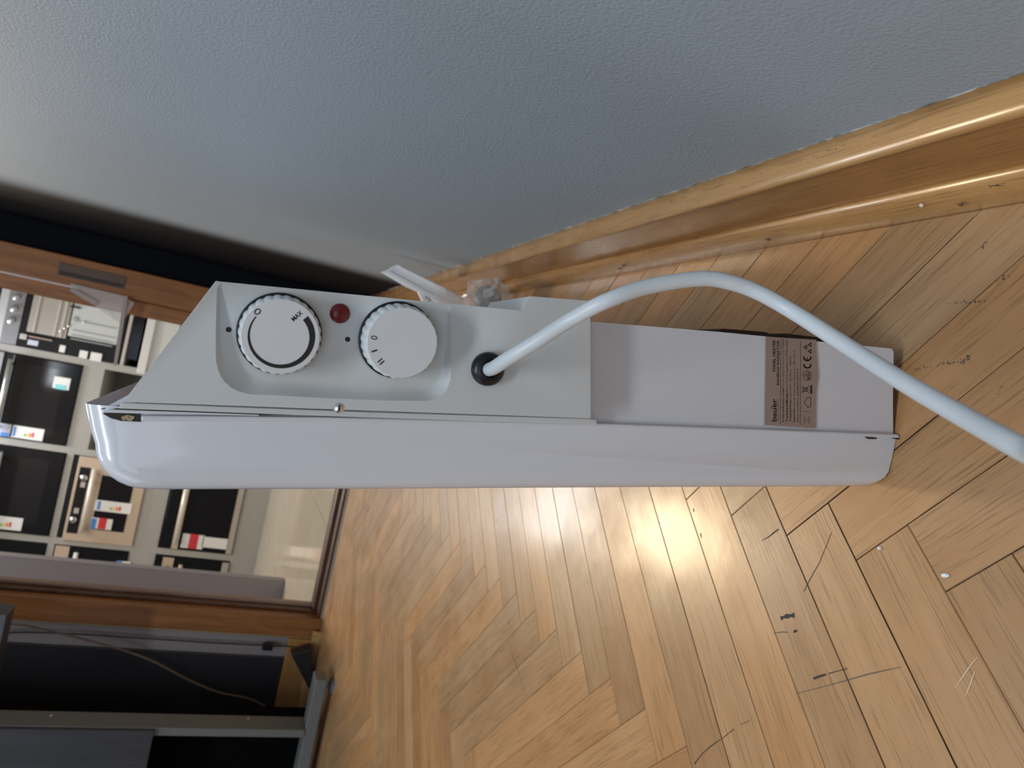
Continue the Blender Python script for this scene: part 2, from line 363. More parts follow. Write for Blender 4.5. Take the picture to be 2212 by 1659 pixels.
for xx_, yy_, lb in ((-0.75, -0.75, 'long white ceiling lamp towards the back window'), (-0.95, 1.15, 'long white ceiling lamp towards the oak doorway')):
    tl = root('ceiling_lamp', (xx_, yy_, ZC), lb, 'lamp')
    box('housing', xx_ - 0.62, xx_ + 0.62, yy_ - 0.16, yy_ + 0.16, 2.72, 2.75, M_frame, tl, bev=0.004)
    box('diffuser', xx_ - 0.59, xx_ + 0.59, yy_ - 0.14, yy_ + 0.14, 2.70, 2.72, M_tube, tl, bev=0.004)

# door wall (beyond: the shop room); opening from x=-0.82 to x=0.03
DX0, DX1, DZ = -0.815, 0.03, 2.08
wbk = props(box('wall_front', XL, DX0 - 0.088, YF, YF + 0.10, 0, ZC, M_mauve), kind='structure')
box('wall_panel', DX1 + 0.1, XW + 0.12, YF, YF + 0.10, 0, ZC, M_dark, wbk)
box('wall_panel', DX0 - 0.088, DX1 + 0.1, YF, YF + 0.10, DZ + 0.09, ZC, M_mauve, wbk)
dr = props(root('door_1', (-0.39, YF, 0), 'oak door frame round the opening to the shop room', 'door'), kind='structure')
del dr['category']
# right jamb: broad face, then an inner stop
box('jamb', 0.058, 0.140, YF - 0.012, YF + 0.10, 0, DZ + 0.09, M_jamb, dr, bev=0.003)
box('door_stop', 0.012, 0.058, YF + 0.03, YF + 0.10, 0, DZ + 0.03, M_jamb, dr, bev=0.004)
M_alu = mat('pale_seal_strip', (0.62, 0.58, 0.55), 0.35)
box('seal_strip', 0.053, 0.058, YF + 0.010, YF + 0.03, 0.88, DZ, M_alu, dr)
# left jamb
box('jamb', DX0 - 0.088, -0.839, YF - 0.012, YF + 0.10, 0, DZ + 0.09, M_jamb, dr, bev=0.003)
box('door_stop', -0.839, -0.830, YF + 0.035, YF + 0.10, 0, DZ + 0.03, M_thresh, dr, bev=0.002)
M_pinkwood = wood('pinkish_worn_oak', (0.25, 0.15, 0.11), (0.31, 0.19, 0.14), (0.36, 0.235, 0.18), 2, rough=0.4, tint=0.03, pore=0.2, world_space=True)
box('door_lining', -0.830, -0.821, YF + 0.070, YF + 0.10, 0, DZ + 0.03, M_pinkwood, dr, bev=0.002)
box('jamb_edge', DX0 - 0.0925, DX0 - 0.088, YF - 0.010, YF + 0.0, 0, DZ, mat('old_varnish_edge', (0.30, 0.20, 0.08), 0.5), dr)
box('lintel', DX0 - 0.088, DX1 + 0.11, YF - 0.012, YF + 0.10, DZ + 0.03, DZ + 0.09, M_jamb, dr, bev=0.003)
# threshold: dark stepped strip
box('threshold', -0.839, 0.058, YF - 0.004, YF + 0.035, 0, 0.016, M_thresh, dr, bev=0.003)
box('threshold_rail', -0.830, 0.058, YF + 0.037, YF + 0.10, 0, 0.030, M_thresh, dr, bev=0.004)
box('threshold_seam', DX0 - 0.05, 0.058, YF - 0.009, YF - 0.004, 0, 0.006, mat('grey_metal_strip', (0.42, 0.40, 0.38), 0.4, metal=0.6), dr)
# strike plate on the right jamb
a, b_ = on_y(128, 570, YF - 0.013), on_y(270, 612, YF - 0.013)
M_strike = mat('brown_metal_plate', (0.12, 0.075, 0.055), 0.4, metal=0.3)
M_strike2 = mat('dark_latch_slot', (0.045, 0.028, 0.024), 0.6)
sp = props(box('strike_plate', 0.080, 0.117, YF - 0.0145, YF - 0.012, b_.z, a.z, M_strike), 'brown metal strike plate set into the oak door jamb', 'latch plate')
box('latch_slot', 0.083, 0.094, YF - 0.0152, YF - 0.0143, b_.z + 0.004, a.z - 0.006, M_strike2, sp)

# baseboard along the grey wall: board with sloping top, bead, quarter round
bb = props(prism('baseboard_right', [(XW, 0), (0.197, 0), (0.197, 0.0805), (0.1985, 0.0815), (XW, 0.0815)], 'y', YB, YF, M_base), kind='structure', label='varnished oak baseboard with quarter-round foot')
prism('top_moulding', [(XW, 0.0815), (0.1985, 0.0815), (0.1955, 0.0825), (0.1950, 0.0838), (0.1965, 0.0858), (0.2010, 0.0875), (0.207, 0.0890), (XW, 0.0905)], 'y', YB, YF - 0.002, M_bead, bb, smooth=True)
qr = [(0.197, 0), (0.1835, 0)] + [(0.197 - 0.0135 * math.cos(t), 0.003 + 0.023 * math.sin(t)) for t in [k * math.pi / 16 for k in range(9)]]
prism('quarter_round', qr, 'y', YB, YF - 0.002, M_bead, bb, smooth=True)
# chipped plaster line and dust between wall and baseboard
V = []; Fc = []; rr_ = random.Random(11); yy = -0.2; n = 0
while yy < 1.9:
    z1 = 0.0905 + max(0.0002, 0.0009 + rr_.gauss(0, 0.0007)); t = 0.0004 + rr_.random() * 0.0008
    V += [(XW - t, yy, 0.0895), (XW - t * 0.4, yy, z1), (XW + 0.002, yy, z1), (XW + 0.002, yy, 0.0895)]
    yy += rr_.uniform(0.002, 0.009); n += 1
for j in range(n - 1):
    for q in range(3): Fc.append((j * 4 + q, j * 4 + q + 1, j * 4 + 5 + q, j * 4 + 4 + q))
mesh('plaster_edge', V, Fc, M_caulk, bb)
def dust(name, px, py, plane, ln, wd, rng, parent):
    p = on_x(px, py, plane); V = []; Fc = []
    for k in range(14):
        yy = p.y + rng.gauss(0, ln); zz = 0.0865 + rng.uniform(0, 0.005) if plane > 0.2 else p.z + rng.gauss(0, wd)
        a = rng.uniform(0, 6.28); l = rng.uniform(0.001, 0.004); b0 = len(V)
        dy, dz = math.cos(a) * l, math.sin(a) * l * 0.4
        xx = plane - 0.0004 - rng.uniform(0, 0.0008)
        V += [(xx, yy - dy, zz - dz), (xx, yy + dy, zz + dz), (xx - 0.0006, yy + dy * 0.5, zz + dz + 0.0009), (xx - 0.0006, yy - dy * 0.5, zz - dz + 0.0009)]
        Fc.append((b0, b0 + 1, b0 + 2, b0 + 3))
    o = mesh(name, V, Fc, M_dust, parent); o['kind'] = 'stuff'; return o
rr_ = random.Random(5)
dust('dust_line', 1800, 300, 0.2085, 0.020, 0.001, rr_, bb); dust('dust_line', 1530, 380, 0.2085, 0.05, 0.001, rr_, bb)
for q in ((1340, 578), (1350, 572), (1660, 515), (2150, 398), (2083, 438)):
    dust('dust_line', q[0], q[1], 0.185, 0.002, 0.0012, rr_, bb)
# nail hole and white crumb on the quarter round
pc = on_x(1991, 440, 0.1855); lathe('paint_speck', pc + Vector((-0.001, 0, 0)), (-1, 0, 0.5), [(0.0014, 0), (0.0012, 0.0008), (0.0005, 0.0011)], M_crumb, bb, n=10)

# baseboard of the door wall, left of the jamb
b2 = props(box('baseboard_front', XL, DX0 - 0.093, YF - 0.02, YF, 0, 0.095, M_base, bev=0.004), kind='structure')
prism('quarter_round', [(YF - 0.020, 0), (YF - 0.035, 0), (YF - 0.033, 0.014), (YF - 0.026, 0.022), (YF - 0.020, 0.024)], 'x', XL, DX0 - 0.060, M_bead, b2)

# crumbs, scuffs and dents on the parquet
for q, sz, lb in (((1901, 1184), 0.0013, 'round white crumb on the oak parquet in front of the heater'), ((2043, 1243), 0.0014, 'oblong white crumb by a dark plank joint on the parquet'), ((1383, 618), 0.0008, 'tiny white crumb on the parquet close to the quarter round')):
    p = on_z(*q, 0.0)
    o = lathe('crumb', (0, 0, 0), (0, 0, 1), [(sz, 0.0), (sz * 1.1, sz * 0.6), (sz * 0.6, sz * 1.3)], M_crumb, None, n=7); o.location = p
    if 'oblong' in lb: o.scale = (1.9, 1.0, 1.0); o.rotation_euler = (0, 0, -1.2)
    props(o, lb, 'crumb', 'white crumbs on the parquet')
def scuff(pts, wd, m=M_scuff):
    P = [on_z(*q, 0.00008) for q in pts]; V = []; Fc = []; rg = random.Random(len(pts) * 31 + int(pts[0][0]))
    for i, p in enumerate(P):
        t = (P[min(i + 1, len(P) - 1)] - P[max(0, i - 1)]).normalized(); s = Vector((-t.y, t.x, 0)) * wd * rg.uniform(0.3, 1.1)
        V += [p + s, p - s]
    for i in range(len(P) - 1): Fc.append((2 * i, 2 * i + 1, 2 * i + 3, 2 * i + 2))
    mesh('scuff_mark', V, Fc, m, floor)
scuff([(1686, 1336), (1693, 1333), (1700, 1331), (1708, 1330), (1716, 1329)], 0.0020)
scuff([(1672, 1368), (1690, 1365), (1700, 1366)], 0.0007, M_scuff2); scuff([(1714, 1365), (1719, 1363), (1722, 1362)], 0.0012)
scuff([(1757, 1466), (1770, 1461), (1784, 1457)], 0.0009); scuff([(1790, 1455), (1812, 1449), (1830, 1444)], 0.0004)
scuff([(1720, 1498), (1760, 1488), (1820, 1472), (1880, 1455), (1945, 1441)], 0.0004, M_scuff2)
scuff([(1500, 1650), (1515, 1630), (1535, 1612), (1560, 1595), (1585, 1575)], 0.0008); scuff([(1600, 1565), (1620, 1556)], 0.0004, M_scuff2)
scuff([(1736, 1278), (1750, 1250), (1770, 1215), (1796, 1150)], 0.00045, M_scuff2)
scuff([(1645, 1168), (1660, 1160), (1672, 1150), (1682, 1143)], 0.0006)
def smudge(pts, spread, n, seed, m=M_scuff2):
    rg = random.Random(seed); V = []; Fc = []
    for _ in range(n):
        k = rg.randrange(len(pts) - 1); t = rg.random(); q = (pts[k][0] + (pts[k + 1][0] - pts[k][0]) * t, pts[k][1] + (pts[k + 1][1] - pts[k][1]) * t)
        p = on_z(q[0], q[1], 0.0001) + Vector((rg.gauss(0, spread), rg.gauss(0, spread), 0)); sz = rg.uniform(0.0002, 0.0008); b0 = len(V)
        for a in range(6): r = sz * rg.uniform(0.5, 1.3); V.append(p + Vector((math.cos(a * 1.047) * r, math.sin(a * 1.047) * r * 0.7, 0)))
        Fc.append(tuple(range(b0, b0 + 6)))
    mesh('scuff_mark', V, Fc, m, floor)
smudge([(2045, 656), (2090, 652), (2130, 652)], 0.0006, 26, 1); smudge([(1975, 800), (1995, 794), (2030, 787), (2060, 782)], 0.0006, 34, 2)
smudge([(2074, 785), (2084, 780), (2096, 768)], 0.0012, 40, 3); smudge([(2140, 865), (2155, 850), (2165, 832)], 0.0005, 12, 4)
smudge([(2155, 605), (2175, 598)], 0.0010, 10, 5); smudge([(2120, 540), (2128, 520)], 0.0007, 9, 6)
scuff([(2062, 1487), (2080, 1462), (2100, 1432), (2112, 1420)], 0.00035, mat('pale_scratch', (0.62, 0.50, 0.36), 0.6)); scuff([(2086, 1503), (2096, 1478), (2106, 1450)], 0.00035, MATS['pale_scratch'])
scuff([(1105, 1412), (1118, 1445), (1130, 1490)], 0.0006, M_scuff2); scuff([(1499, 1105), (1497, 1098)], 0.0007); scuff([(1513, 1152), (1515, 1162)], 0.0007); scuff([(1098, 1342), (1100, 1350)], 0.0009)
# worn dark gaps between some planks
def edge_gap(a, d, ln, wd):
    P = [Vector((a.x + d.x * ln * t / 20, a.y + d.y * ln * t / 20, 0.00012)) for t in range(21)]; rg = random.Random(int(a.y * 1000)); V = []; Fc = []
    sd = Vector((-d.y, d.x, 0))
    for p in P: V += [p + sd * wd * rg.uniform(0.4, 1.2), p - sd * wd * rg.uniform(0.4, 1.2)]
    for i in range(20): Fc.append((2 * i, 2 * i + 1, 2 * i + 3, 2 * i + 2))
    mesh('joint_gap', V, Fc, M_slab, floor)
for a_, d_, l_, w_ in ((C0 - dA * PW, dA, PL + PW, 0.00022), (C0 + dB * PW, dA, PL, 0.00030), (C0, dB, 0.16, 0.00036), (C0 + Vector((0, PER * 2)), dA, PL, 0.00016), (C0 + Vector((0, PER * 3)), dA, PL, 0.00018),
                       (C0 + Vector((0, PER * 7)), dA, PL, 0.00016), (C0 + Vector((0, -PER)), dB, PL * 0.7, 0.00014), (C0 + Vector((0, -PER * 2)), dB, PL * 0.6, 0.00018), (C0 + Vector((0, -PER)), dA, PL, 0.00016)):
    edge_gap(a_, d_, l_, w_)
for k_ in range(-1, 14): edge_gap(C0 + Vector((0, PER * k_)), dB, 0.345, 0.00008 + 0.00010 * ((k_ * 7) % 5) / 4)

# ================================================================== THE HEATER
TH = math.radians(8.0); HO = Vector((-0.006, 0.36, 0.0))
heater = root('panel_heater', HO, 'white electric panel heater on the parquet with two knobs and a thick white cable', 'heater', roty=-TH)
def hp(px, py, l=0.0):
    w = on_y(px, py, HO.y + l) - HO
    return (w.x * math.cos(TH) + w.z * math.sin(TH), -w.x * math.sin(TH) + w.z * math.cos(TH))
def H3(px, py, l=0.0): r, u = hp(px, py, l); return Vector((r, l, u))
LEN = 0.78
def rings(name, polyl, steps, m, parent, mult=None):
    """shell: open polyline (r,u) inset along its normals at each (inset, l)"""
    n = len(polyl); N = []
    for i in range(n):
        a = Vector(polyl[max(0, i - 1)]); b = Vector(polyl[min(n - 1, i + 1)]); t = (b - a).normalized(); N.append(Vector((t.y, -t.x)))
    V = []; Fc = []
    for ins, l in steps:
        for i, p in enumerate(polyl):
            q = Vector(p) + N[i] * (ins * (mult[i] if mult else 1.0))
            if i in (0, n - 1): q.x = p[0]
            V.append((q.x, l, q.y))
    for k in range(len(steps) - 1):
        for i in range(n - 1): Fc.append((k * n + i, k * n + i + 1, (k + 1) * n + i + 1, (k + 1) * n + i))
        Fc.append((k * n + n - 1, k * n, (k + 1) * n, (k + 1) * n + n - 1))
    Fc.append(tuple(range(n))); Fc.append(tuple((len(steps) - 1) * n + i for i in range(n)))
    o = mesh(name, V, Fc, m, parent, local=True)
    for p in o.data.polygons: p.use_smooth = True
    o.data.set_sharp_from_angle(angle=math.radians(28))
    return o
arc = [(0.019 - 0.0205 * math.sin(t), 0.463 + 0.0195 * (1 - math.cos(t)) if False else 0.4635 + 0.0185 * (1 - math.sin(math.pi / 2 - t))) for t in []]
# front panel outline: seam bottom -> front bottom -> front -> rounded top corner -> seam top
fp = [(0.0325, -0.0045), (0.018, -0.0025), (0.0078, -0.0011), (0.0030, 0.0010), (-0.0008, 0.0052), (-0.0032, 0.0120), (-0.0040, 0.05)]
fp += [(-0.0050, 0.20), (-0.0064, 0.35), (-0.0070, 0.455)]
for k in range(1, 9):
    t = k * math.pi / 16; fp.append((0.0140 - 0.0210 * math.cos(t), 0.4600 + 0.0235 * math.sin(t)))
fp += [(0.0200, 0.4855), (0.0325, 0.4882)]
st = [(0.0105 * (1 - math.sin(math.pi / 2 * k / 5)), 0.0105 * (1 - math.cos(math.pi / 2 * k / 5))) for k in range(6)]
bpl = rings('front_panel', fp, st + [(0.0, LEN - 0.01), (0.004, LEN)], M_enamel, heater, mult=[0.05, 0.08, 0.15, 0.3, 0.55, 0.8] + [1.0] * (len(fp) - 12) + [1.1, 1.25, 1.4, 1.55, 1.7, 1.75])
# rear housing with sloping shoulder
t0 = hp(219, 884, 0.002); t1 = hp(276, 854, 0.002)
sl = (t1[1] - t0[1]) / (t1[0] - t0[0])
hs = [(0.0310, -0.0030), (0.060, 0.0008), (0.0915, 0.0040), (0.0935, 0.0062), (0.0930, 0.15), (0.0915, 0.24), (0.0915, t0[1] + sl * (0.0915 - t0[0]) - 0.006), (t1[0], t1[1]), (t0[0], t0[1]), (0.0310, t0[1])]
housing = prism('rear_housing', hs, 'y', 0.0015, LEN - 0.02, M_housing, heater, bev=0.0012, local=True)
# folded lip between panel and housing, with the open notch at its top
lp = [H3(305, 897, -0.0015), H3(700, 900, -0.0015), H3(1290, 914, -0.0015), H3(1938, 938, -0.0015), H3(1942, 946, -0.0015), H3(1290, 921, -0.0015), H3(700, 910, -0.0015), H3(305, 910, -0.0015)]
prism('seam_lip', [(p.x, p.z) for p in lp], 'y', -0.0028, 0.004, M_housing, heater, bev=0.0009, local=True)
cv = [hp(222, 893), hp(240, 884), hp(304, 891), hp(304, 911), hp(262, 909), hp(240, 903)]
cav = prism('notch_shade_plug', cv, 'y', -0.0008, 0.003, M_cavity, heater, local=True)  # solid dark plug, the notch's shade put into its colour
prism('bare_metal_chip', [hp(262, 900), hp(276, 896), hp(292, 899), hp(286, 909), hp(266, 907)], 'y', -0.0012, 0.0, M_chip, cav, local=True)
# folded top lip: small rounded tongue
tg = [hp(222, 888, -.002), hp(236, 884, -.002), hp(300, 886, -.002), hp(420, 890, -.002), hp(560, 895, -.002), hp(560, 898, -.002), hp(420, 895, -.002), hp(300, 893, -.002), hp(236, 891, -.002), hp(224, 891, -.002)]
prism('folded_tongue', tg, 'y', -0.0032, 0.004, M_enamel, heater, bev=0.0003, local=True)
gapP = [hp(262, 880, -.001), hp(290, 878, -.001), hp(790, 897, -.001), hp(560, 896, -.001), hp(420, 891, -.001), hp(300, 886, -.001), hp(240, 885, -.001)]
prism('shadow_slot', gapP, 'y', -0.0012, 0.002, M_cavity, heater, local=True)  # dark strips plug the flange gap, their colour standing for its shade
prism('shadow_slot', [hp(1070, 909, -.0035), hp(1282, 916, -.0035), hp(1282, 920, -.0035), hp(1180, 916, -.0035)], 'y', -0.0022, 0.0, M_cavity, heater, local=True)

# control box
LB = -0.014
def B2(px, py): return hp(px, py, LB)
A_, B_, C_, D_, E_, F_ = B2(266, 868), B2(466, 607), B2(1127, 671), B2(1146, 640), B2(1275, 650), B2(1276, 904)
# recess outline from the rear edge (top) round to the rear edge (bottom)
def arcpts(c, p0, p1, n):
    """quadratic corner from p0 to p1 with control c"""
    return [tuple((1 - t) ** 2 * p0[i] + 2 * t * (1 - t) * c[i] + t * t * p1[i] for i in range(2)) for t in [k / n for k in range(n + 1)]]
rw = [(469, 622), (467, 680), (466, 735)] + arcpts((466, 858), (466, 762), (575, 853), 9) + [(700, 860), (820, 865)] + arcpts((973, 872), (905, 866), (974, 800), 8) + [(974, 740), (974, 665)]
rec = [B2(*p) for p in rw]
nR = len(rec)
REAR = 0.5 * (B_[0] + C_[0]); dslope = 0.115
def rdepth(r): return 0.0007 + max(0, (REAR - r)) * dslope
cen = Vector((sum(p[0] for p in rec) / nR, sum(p[1] for p in rec) / nR))
NRM = []
for i in range(nR):
    a = Vector(rec[max(0, i - 1)]); b = Vector(rec[min(nR - 1, i + 1)]); t = (b - a).normalized(); nn = Vector((-t.y, t.x))
    if nn.dot(cen - Vector(rec[i])) < 0: nn = -nn
    NRM.append(nn)
def onrear(u):                               # rear edge line B_-C_
    t = (u - B_[1]) / (C_[1] - B_[1]); return (B_[0] + (C_[0] - B_[0]) * t, u)
V = []; Fc = []
def add(p, l): V.append((p[0], l, p[1])); return len(V) - 1
def wallw(i):                                # softer slope along the front (lower) side
    u = rec[i][1]; r = rec[i][0]; f = max(0, min(1, (0.066 - r) / 0.02)); return 0.0016 + 0.0062 * f
R0 = [add(p, LB) for p in rec]
ringsR = [R0]; NS = 6
for s in range(1, NS + 1):
    t = s / NS; row = []
    for i, p in enumerate(rec):
        q = Vector(p) + NRM[i] * wallw(i) * t
        dep = rdepth(q.x) * (math.sin(t * math.pi / 2) if rec[i][0] < 0.066 else t ** 0.8)
        row.append(add((q.x, q.y), LB + dep))
    ringsR.append(row)
for s in range(NS):
    for i in range(nR - 1): Fc.append((ringsR[s][i], ringsR[s][i + 1], ringsR[s + 1][i + 1], ringsR[s + 1][i]))
iB = add(B_, LB); iA = add(A_, LB); iF = add(F_, LB); iE = add(E_, LB); iD = add(D_, LB); iC = add(C_, LB)
s1 = add(onrear(rec[0][1]), LB); s2_ = add(onrear(rec[-1][1]), LB)
# recess floor (meets the rear edge)
q0, q1 = rec[0], rec[-1]
f1 = add(onrear(V[ringsR[-1][0]][2]), LB + 0.0006); f2 = add(onrear(V[ringsR[-1][-1]][2]), LB + 0.0006)
Fc.append(tuple(ringsR[-1]) + (f2, f1))
Fc.append((s1,) + tuple(r[0] for r in ringsR) + (f1,)); Fc.append((s2_,) + tuple(r[-1] for r in ringsR) + (f2,))
# outer face
Fc.append((iA, iB, s1) + tuple(R0) + (s2_, iC, iD, iE, iF))
# sides
loop = [(A_, 0.0), (B_, 0.055), None, (C_, 0.055), (D_, 0.055), (E_, 0.055), (F_, 0.001)]
ia = add(A_, 0.05); ib = add(B_, 0.05); ic = add(C_, 0.05); idd = add(D_, 0.05); ie = add(E_, 0.05); iff = add(F_, 0.05)
Fc += [(iA, iB, ib, ia), (iB, s1, f1, f2, s2_, iC, ic, ib), (iC, iD, idd, ic), (iD, iE, ie, idd), (iE, iF, iff, ie), (iF, iA, ia, iff)]
Fc.append((ia, ib, ic, idd, ie, iff))
cb = mesh('control_box', V, Fc, M_plastic, heater, local=True)
for p in cb.data.polygons: p.use_smooth = True
cb.data.set_sharp_from_angle(angle=math.radians(30))
bevel(cb, 0.0009, 2, 50)
# flange along the front panel
fl = [(256, 882), (264, 869), (780, 889), (1272, 904), (1287, 907), (1287, 917), (1030, 909), (780, 901)]
prism('flange', [hp(*p, -0.0045) for p in fl], 'y', -0.006, -0.003, M_plastic, cb, bev=0.0005, local=True)

# knobs, standing square on the sloping recess floor
KN = Vector((-dslope, -1, 0)).normalized()
KR = Vector((1, -dslope, 0)).normalized()    # 'right' on the knob face (towards the wall), 'up' is (0,0,1)
KU = Vector((0, 0, 1))
def floor_l(r): return LB + rdepth(r)
def on_recess(px, py):
    l = LB
    for _ in range(6): r, u = hp(px, py, l); l = floor_l(r)
    return Vector((r, l, u))
def flat_text(name, items, m, parent):
    V = []; Fc = []
    for (s, c, ex, ey, h, bold, asp) in items:
        P, T, a = text_geo(s, bold); w = h * (asp if asp else a); b0 = len(V)
        for (x, y) in P: V.append(c + ex * ((x - 0.5) * w) + ey * ((y - 0.5) * h))
        Fc += [tuple(b0 + i for i in f) for f in T]
    return mesh(name, V, Fc, m, parent, local=True)
def knob(px, py, rad, hgt):
    # (px,py) is the centre of the knob's front face; find its foot on the recess floor
    l = LB - 0.006
    for _ in range(8):
        r, u = hp(px, py, l); foot_r = r - KN.x * hgt; l = floor_l(foot_r) + KN.y * hgt
    top = Vector((r, l, u)); foot = top - KN * hgt
    k = lathe('knob', foot, KN, [(rad * 1.0, 0.0022), (rad * 1.0, 0.004), (rad * 0.985, hgt * 0.75), (rad * 0.955, hgt * 0.95), (rad * 0.915, hgt), (rad * 0.90, hgt * 1.0)], M_knob, heater, n=180, local=True, scallop=(26, rad * 0.028, {0, 1, 2, 3}))
    lathe('knob_skirt', foot, KN, [(rad * 1.045, -0.002), (rad * 1.045, 0.0012), (rad * 0.9, 0.0022)], M_black, k, n=64, local=True)
    return k, top + KN * 0.00012
k1, t1_ = knob(607, 727, 0.0183, 0.0125)
def pol(c, ang, rad): a = math.radians(ang); return c + KR * (math.cos(a) * rad) + KU * (math.sin(a) * rad)
V = []; Fc = []; n = 72
for i in range(n + 1):
    a = 54 + (313 - 54) * i / n; w = 0.00025 + 0.00125 * (i / n) ** 0.9; rc = 0.0137
    V += [pol(t1_, a, rc - w), pol(t1_, a, rc + w * 0.9)]
for i in range(n): Fc.append((2 * i, 2 * i + 1, 2 * i + 3, 2 * i + 2))
mesh('dial_arc', V, Fc, M_ink, k1, local=True)
def rot(ang): a = math.radians(ang); return KR * math.cos(a) + KU * math.sin(a), -KR * math.sin(a) + KU * math.cos(a)
e = rot(45); e2 = rot(-42)
flat_text('dial_print', [('0', pol(t1_, 46, 0.0148), e[0], e[1], 0.0031, 0.0, 0.8), ('MAX', pol(t1_, -32, 0.0117), e2[0], e2[1], 0.0021, 0.02, 2.6)], M_ink, k1)
k2, t2_ = knob(870, 741, 0.0183, 0.0135)
g = [rot(82 - 90), rot(112 - 90), rot(137 - 90)]
flat_text('dial_print', [('0', pol(t2_, 84, 0.0139), g[0][0], g[0][1], 0.0030, 0.0, 0.62), ('I', pol(t2_, 110, 0.0140), g[1][0], g[1][1], 0.0028, 0.0, 0.26), ('II', pol(t2_, 135, 0.0136), g[2][0], g[2][1], 0.0028, 0.0, 0.75)], M_ink, k2)
p = on_recess(734, 677); lathe('indicator_lamp', p, KN, [(0.0047, -0.001), (0.0047, 0.0008), (0.0040, 0.0016), (0.0022, 0.0021), (0.0006, 0.0023)], M_red, heater, n=40, local=True)
for q in ((494, 712), (751, 733)):
    p = on_recess(*q); lathe('pointer_dot', p, KN, [(0.0013, -0.0002), (0.0012, 0.0002), (0.0003, 0.0003)], M_ink, heater, n=20, local=True)
sc_ = H3(733, 881, LB); lathe('screw', sc_ + Vector((0, 0.0005, 0)), (0, -1, 0), [(0.0027, 0), (0.0025, 0.0005), (0.0014, 0.0010), (0.0004, 0.0011)], M_chrome, heater, n=20, local=True)
box('screw_slot', sc_.x - 0.0015, sc_.x + 0.0015, sc_.y - 0.0008, sc_.y - 0.0002, sc_.z - 0.0004, sc_.z + 0.0004, M_cavity, heater, local=True)
# grommet and cable
gc = H3(1052, 797, LB)
lathe('cable_grommet', gc, (0, -1, 0), [(0.0086, -0.002), (0.0088, 0.001), (0.0086, 0.0030), (0.0074, 0.0046), (0.0058, 0.0052), (0.0044, 0.0046), (0.0040, 0.0015)], M_black, heater, n=48, local=True)
RT = Matrix.Translation(HO) @ Matrix.Rotation(-TH, 4, 'Y'); RTi = RT.inverted()
gw = RT @ gc; fwd = Vector((AX_RIGHT[2], AX_FWD[2], -AX_DOWN[2]))
dep0 = (gw - CAMLOC).dot(fwd)
cpts = [RT @ (gc + Vector((0, 0.012, 0))), RT @ (gc + Vector((0.0002, -0.006, 0.0)))]
for px, py, d in ((1100, 773, dep0 - .022), (1160, 737, dep0 - .030), (1230, 692, dep0 - .035), (1310, 650, .322), (1400, 619, .326), (1514, 602, .332), (1580, 611, .335), (1640, 633, .336), (1720, 678, .330), (1830, 748, .305), (1953, 826, .268), (2080, 899, .236), (2212, 972, .205)):
    cpts.append(at_depth(px, py, d))
ex = at_depth(2420, 1085, .175); cpts += [ex, Vector((ex.x - 0.05, ex.y - 0.03, 0.085)), Vector((ex.x - 0.09, ex.y - 0.05, 0.03)), Vector((ex.x - 0.16, ex.y - 0.10, 0.0042)), Vector((ex.x - 0.30, ex.y - 0.22, 0.0042)), Vector((ex.x - 0.5, ex.y - 0.5, 0.0042)), Vector((ex.x - 0.55, ex.y - 0.9, 0.0042))]
cable_path = catmull(cpts, 10)
cab = tube('power_cable', [RTi @ p for p in cable_path], 0.0036, M_cable, heater, n=20, local=True, smooth_path=False)
# worn embossing on the cable
V = []; Fc = []; rg = random.Random(2)
idx = [i for i, p in enumerate(cable_path) if 0.20 < p.z < 0.30 and p.y > 0.2]
seg = cable_path[52:82]
for i in range(len(seg) - 1):
    a, b = seg[i], seg[i + 1]; t = (b - a).normalized(); tocam = (CAMLOC - a).normalized()
    side = t.cross(tocam).normalized()
    if side.x < 0: side = -side
    outw = (tocam * 0.86 + side * 0.5).normalized(); nn = max(1, int((b - a).length / 0.0011))
    for j in range(nn):
        if rg.random() < 0.35: continue
        c = a + (b - a) * (j / nn) + outw * 0.00362; hh = t.cross(outw).normalized() * rg.uniform(0.0003, 0.0007); ww = t * 0.00016; b0 = len(V)
        V += [c + hh + ww, c + hh - ww, c - hh - ww, c - hh + ww, c + outw * 0.00014]
        Fc += [(b0, b0 + 1, b0 + 4), (b0 + 1, b0 + 2, b0 + 4), (b0 + 2, b0 + 3, b0 + 4), (b0 + 3, b0, b0 + 4)]
o = mesh('worn_embossing', [RTi @ v for v in V], Fc, mat('embossed_pvc', (0.72, 0.76, 0.78), 0.35), cab, local=True); o['kind'] = 'stuff'
# black wall brackets showing behind the rear edge
for (x0, x1, ya, yb) in ((1546, 1654, 709, 718), (1676, 1790, 719, 732)):
    a = hp(x0, ya, 0.03); b = hp(x1, yb, 0.03)
    prism('wall_bracket', [(0.088, a[1]), (a[0] - 0.0006, a[1] - 0.0005), (a[0], a[1] - 0.004), (b[0], b[1] + 0.004), (b[0] - 0.0006, b[1] + 0.0005), (0.088, b[1])], 'y', 0.026, 0.10, M_black, heater, bev=0.0004, local=True)
# dark foot strip under the housing and small tears at the seam
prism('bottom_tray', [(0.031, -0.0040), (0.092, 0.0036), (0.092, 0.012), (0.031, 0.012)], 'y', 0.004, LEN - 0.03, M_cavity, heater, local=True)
prism('torn_edge', [hp(1868, 941, -.002), hp(1880, 946, -.002), hp(1894, 946, -.002), hp(1893, 948.5, -.002), hp(1878, 948.5, -.002)], 'y', -0.0022, 0.0, M_cavity, heater, local=True)
prism('torn_edge', [hp(1932, 943, -.002), hp(1944, 942, -.002), hp(1944, 950, -.002), hp(1932, 948, -.002)], 'y', -0.0022, 0.0, M_cavity, heater, local=True)
p = H3(1744, 1022, 0.0); lathe('paint_pit', p + Vector((0, 0.0008, 0)), (0, -1, 0), [(0.0005, 0), (0.0004, 0.0003), (0.0001, 0.0004)], M_cavity, heater, n=8, local=True)

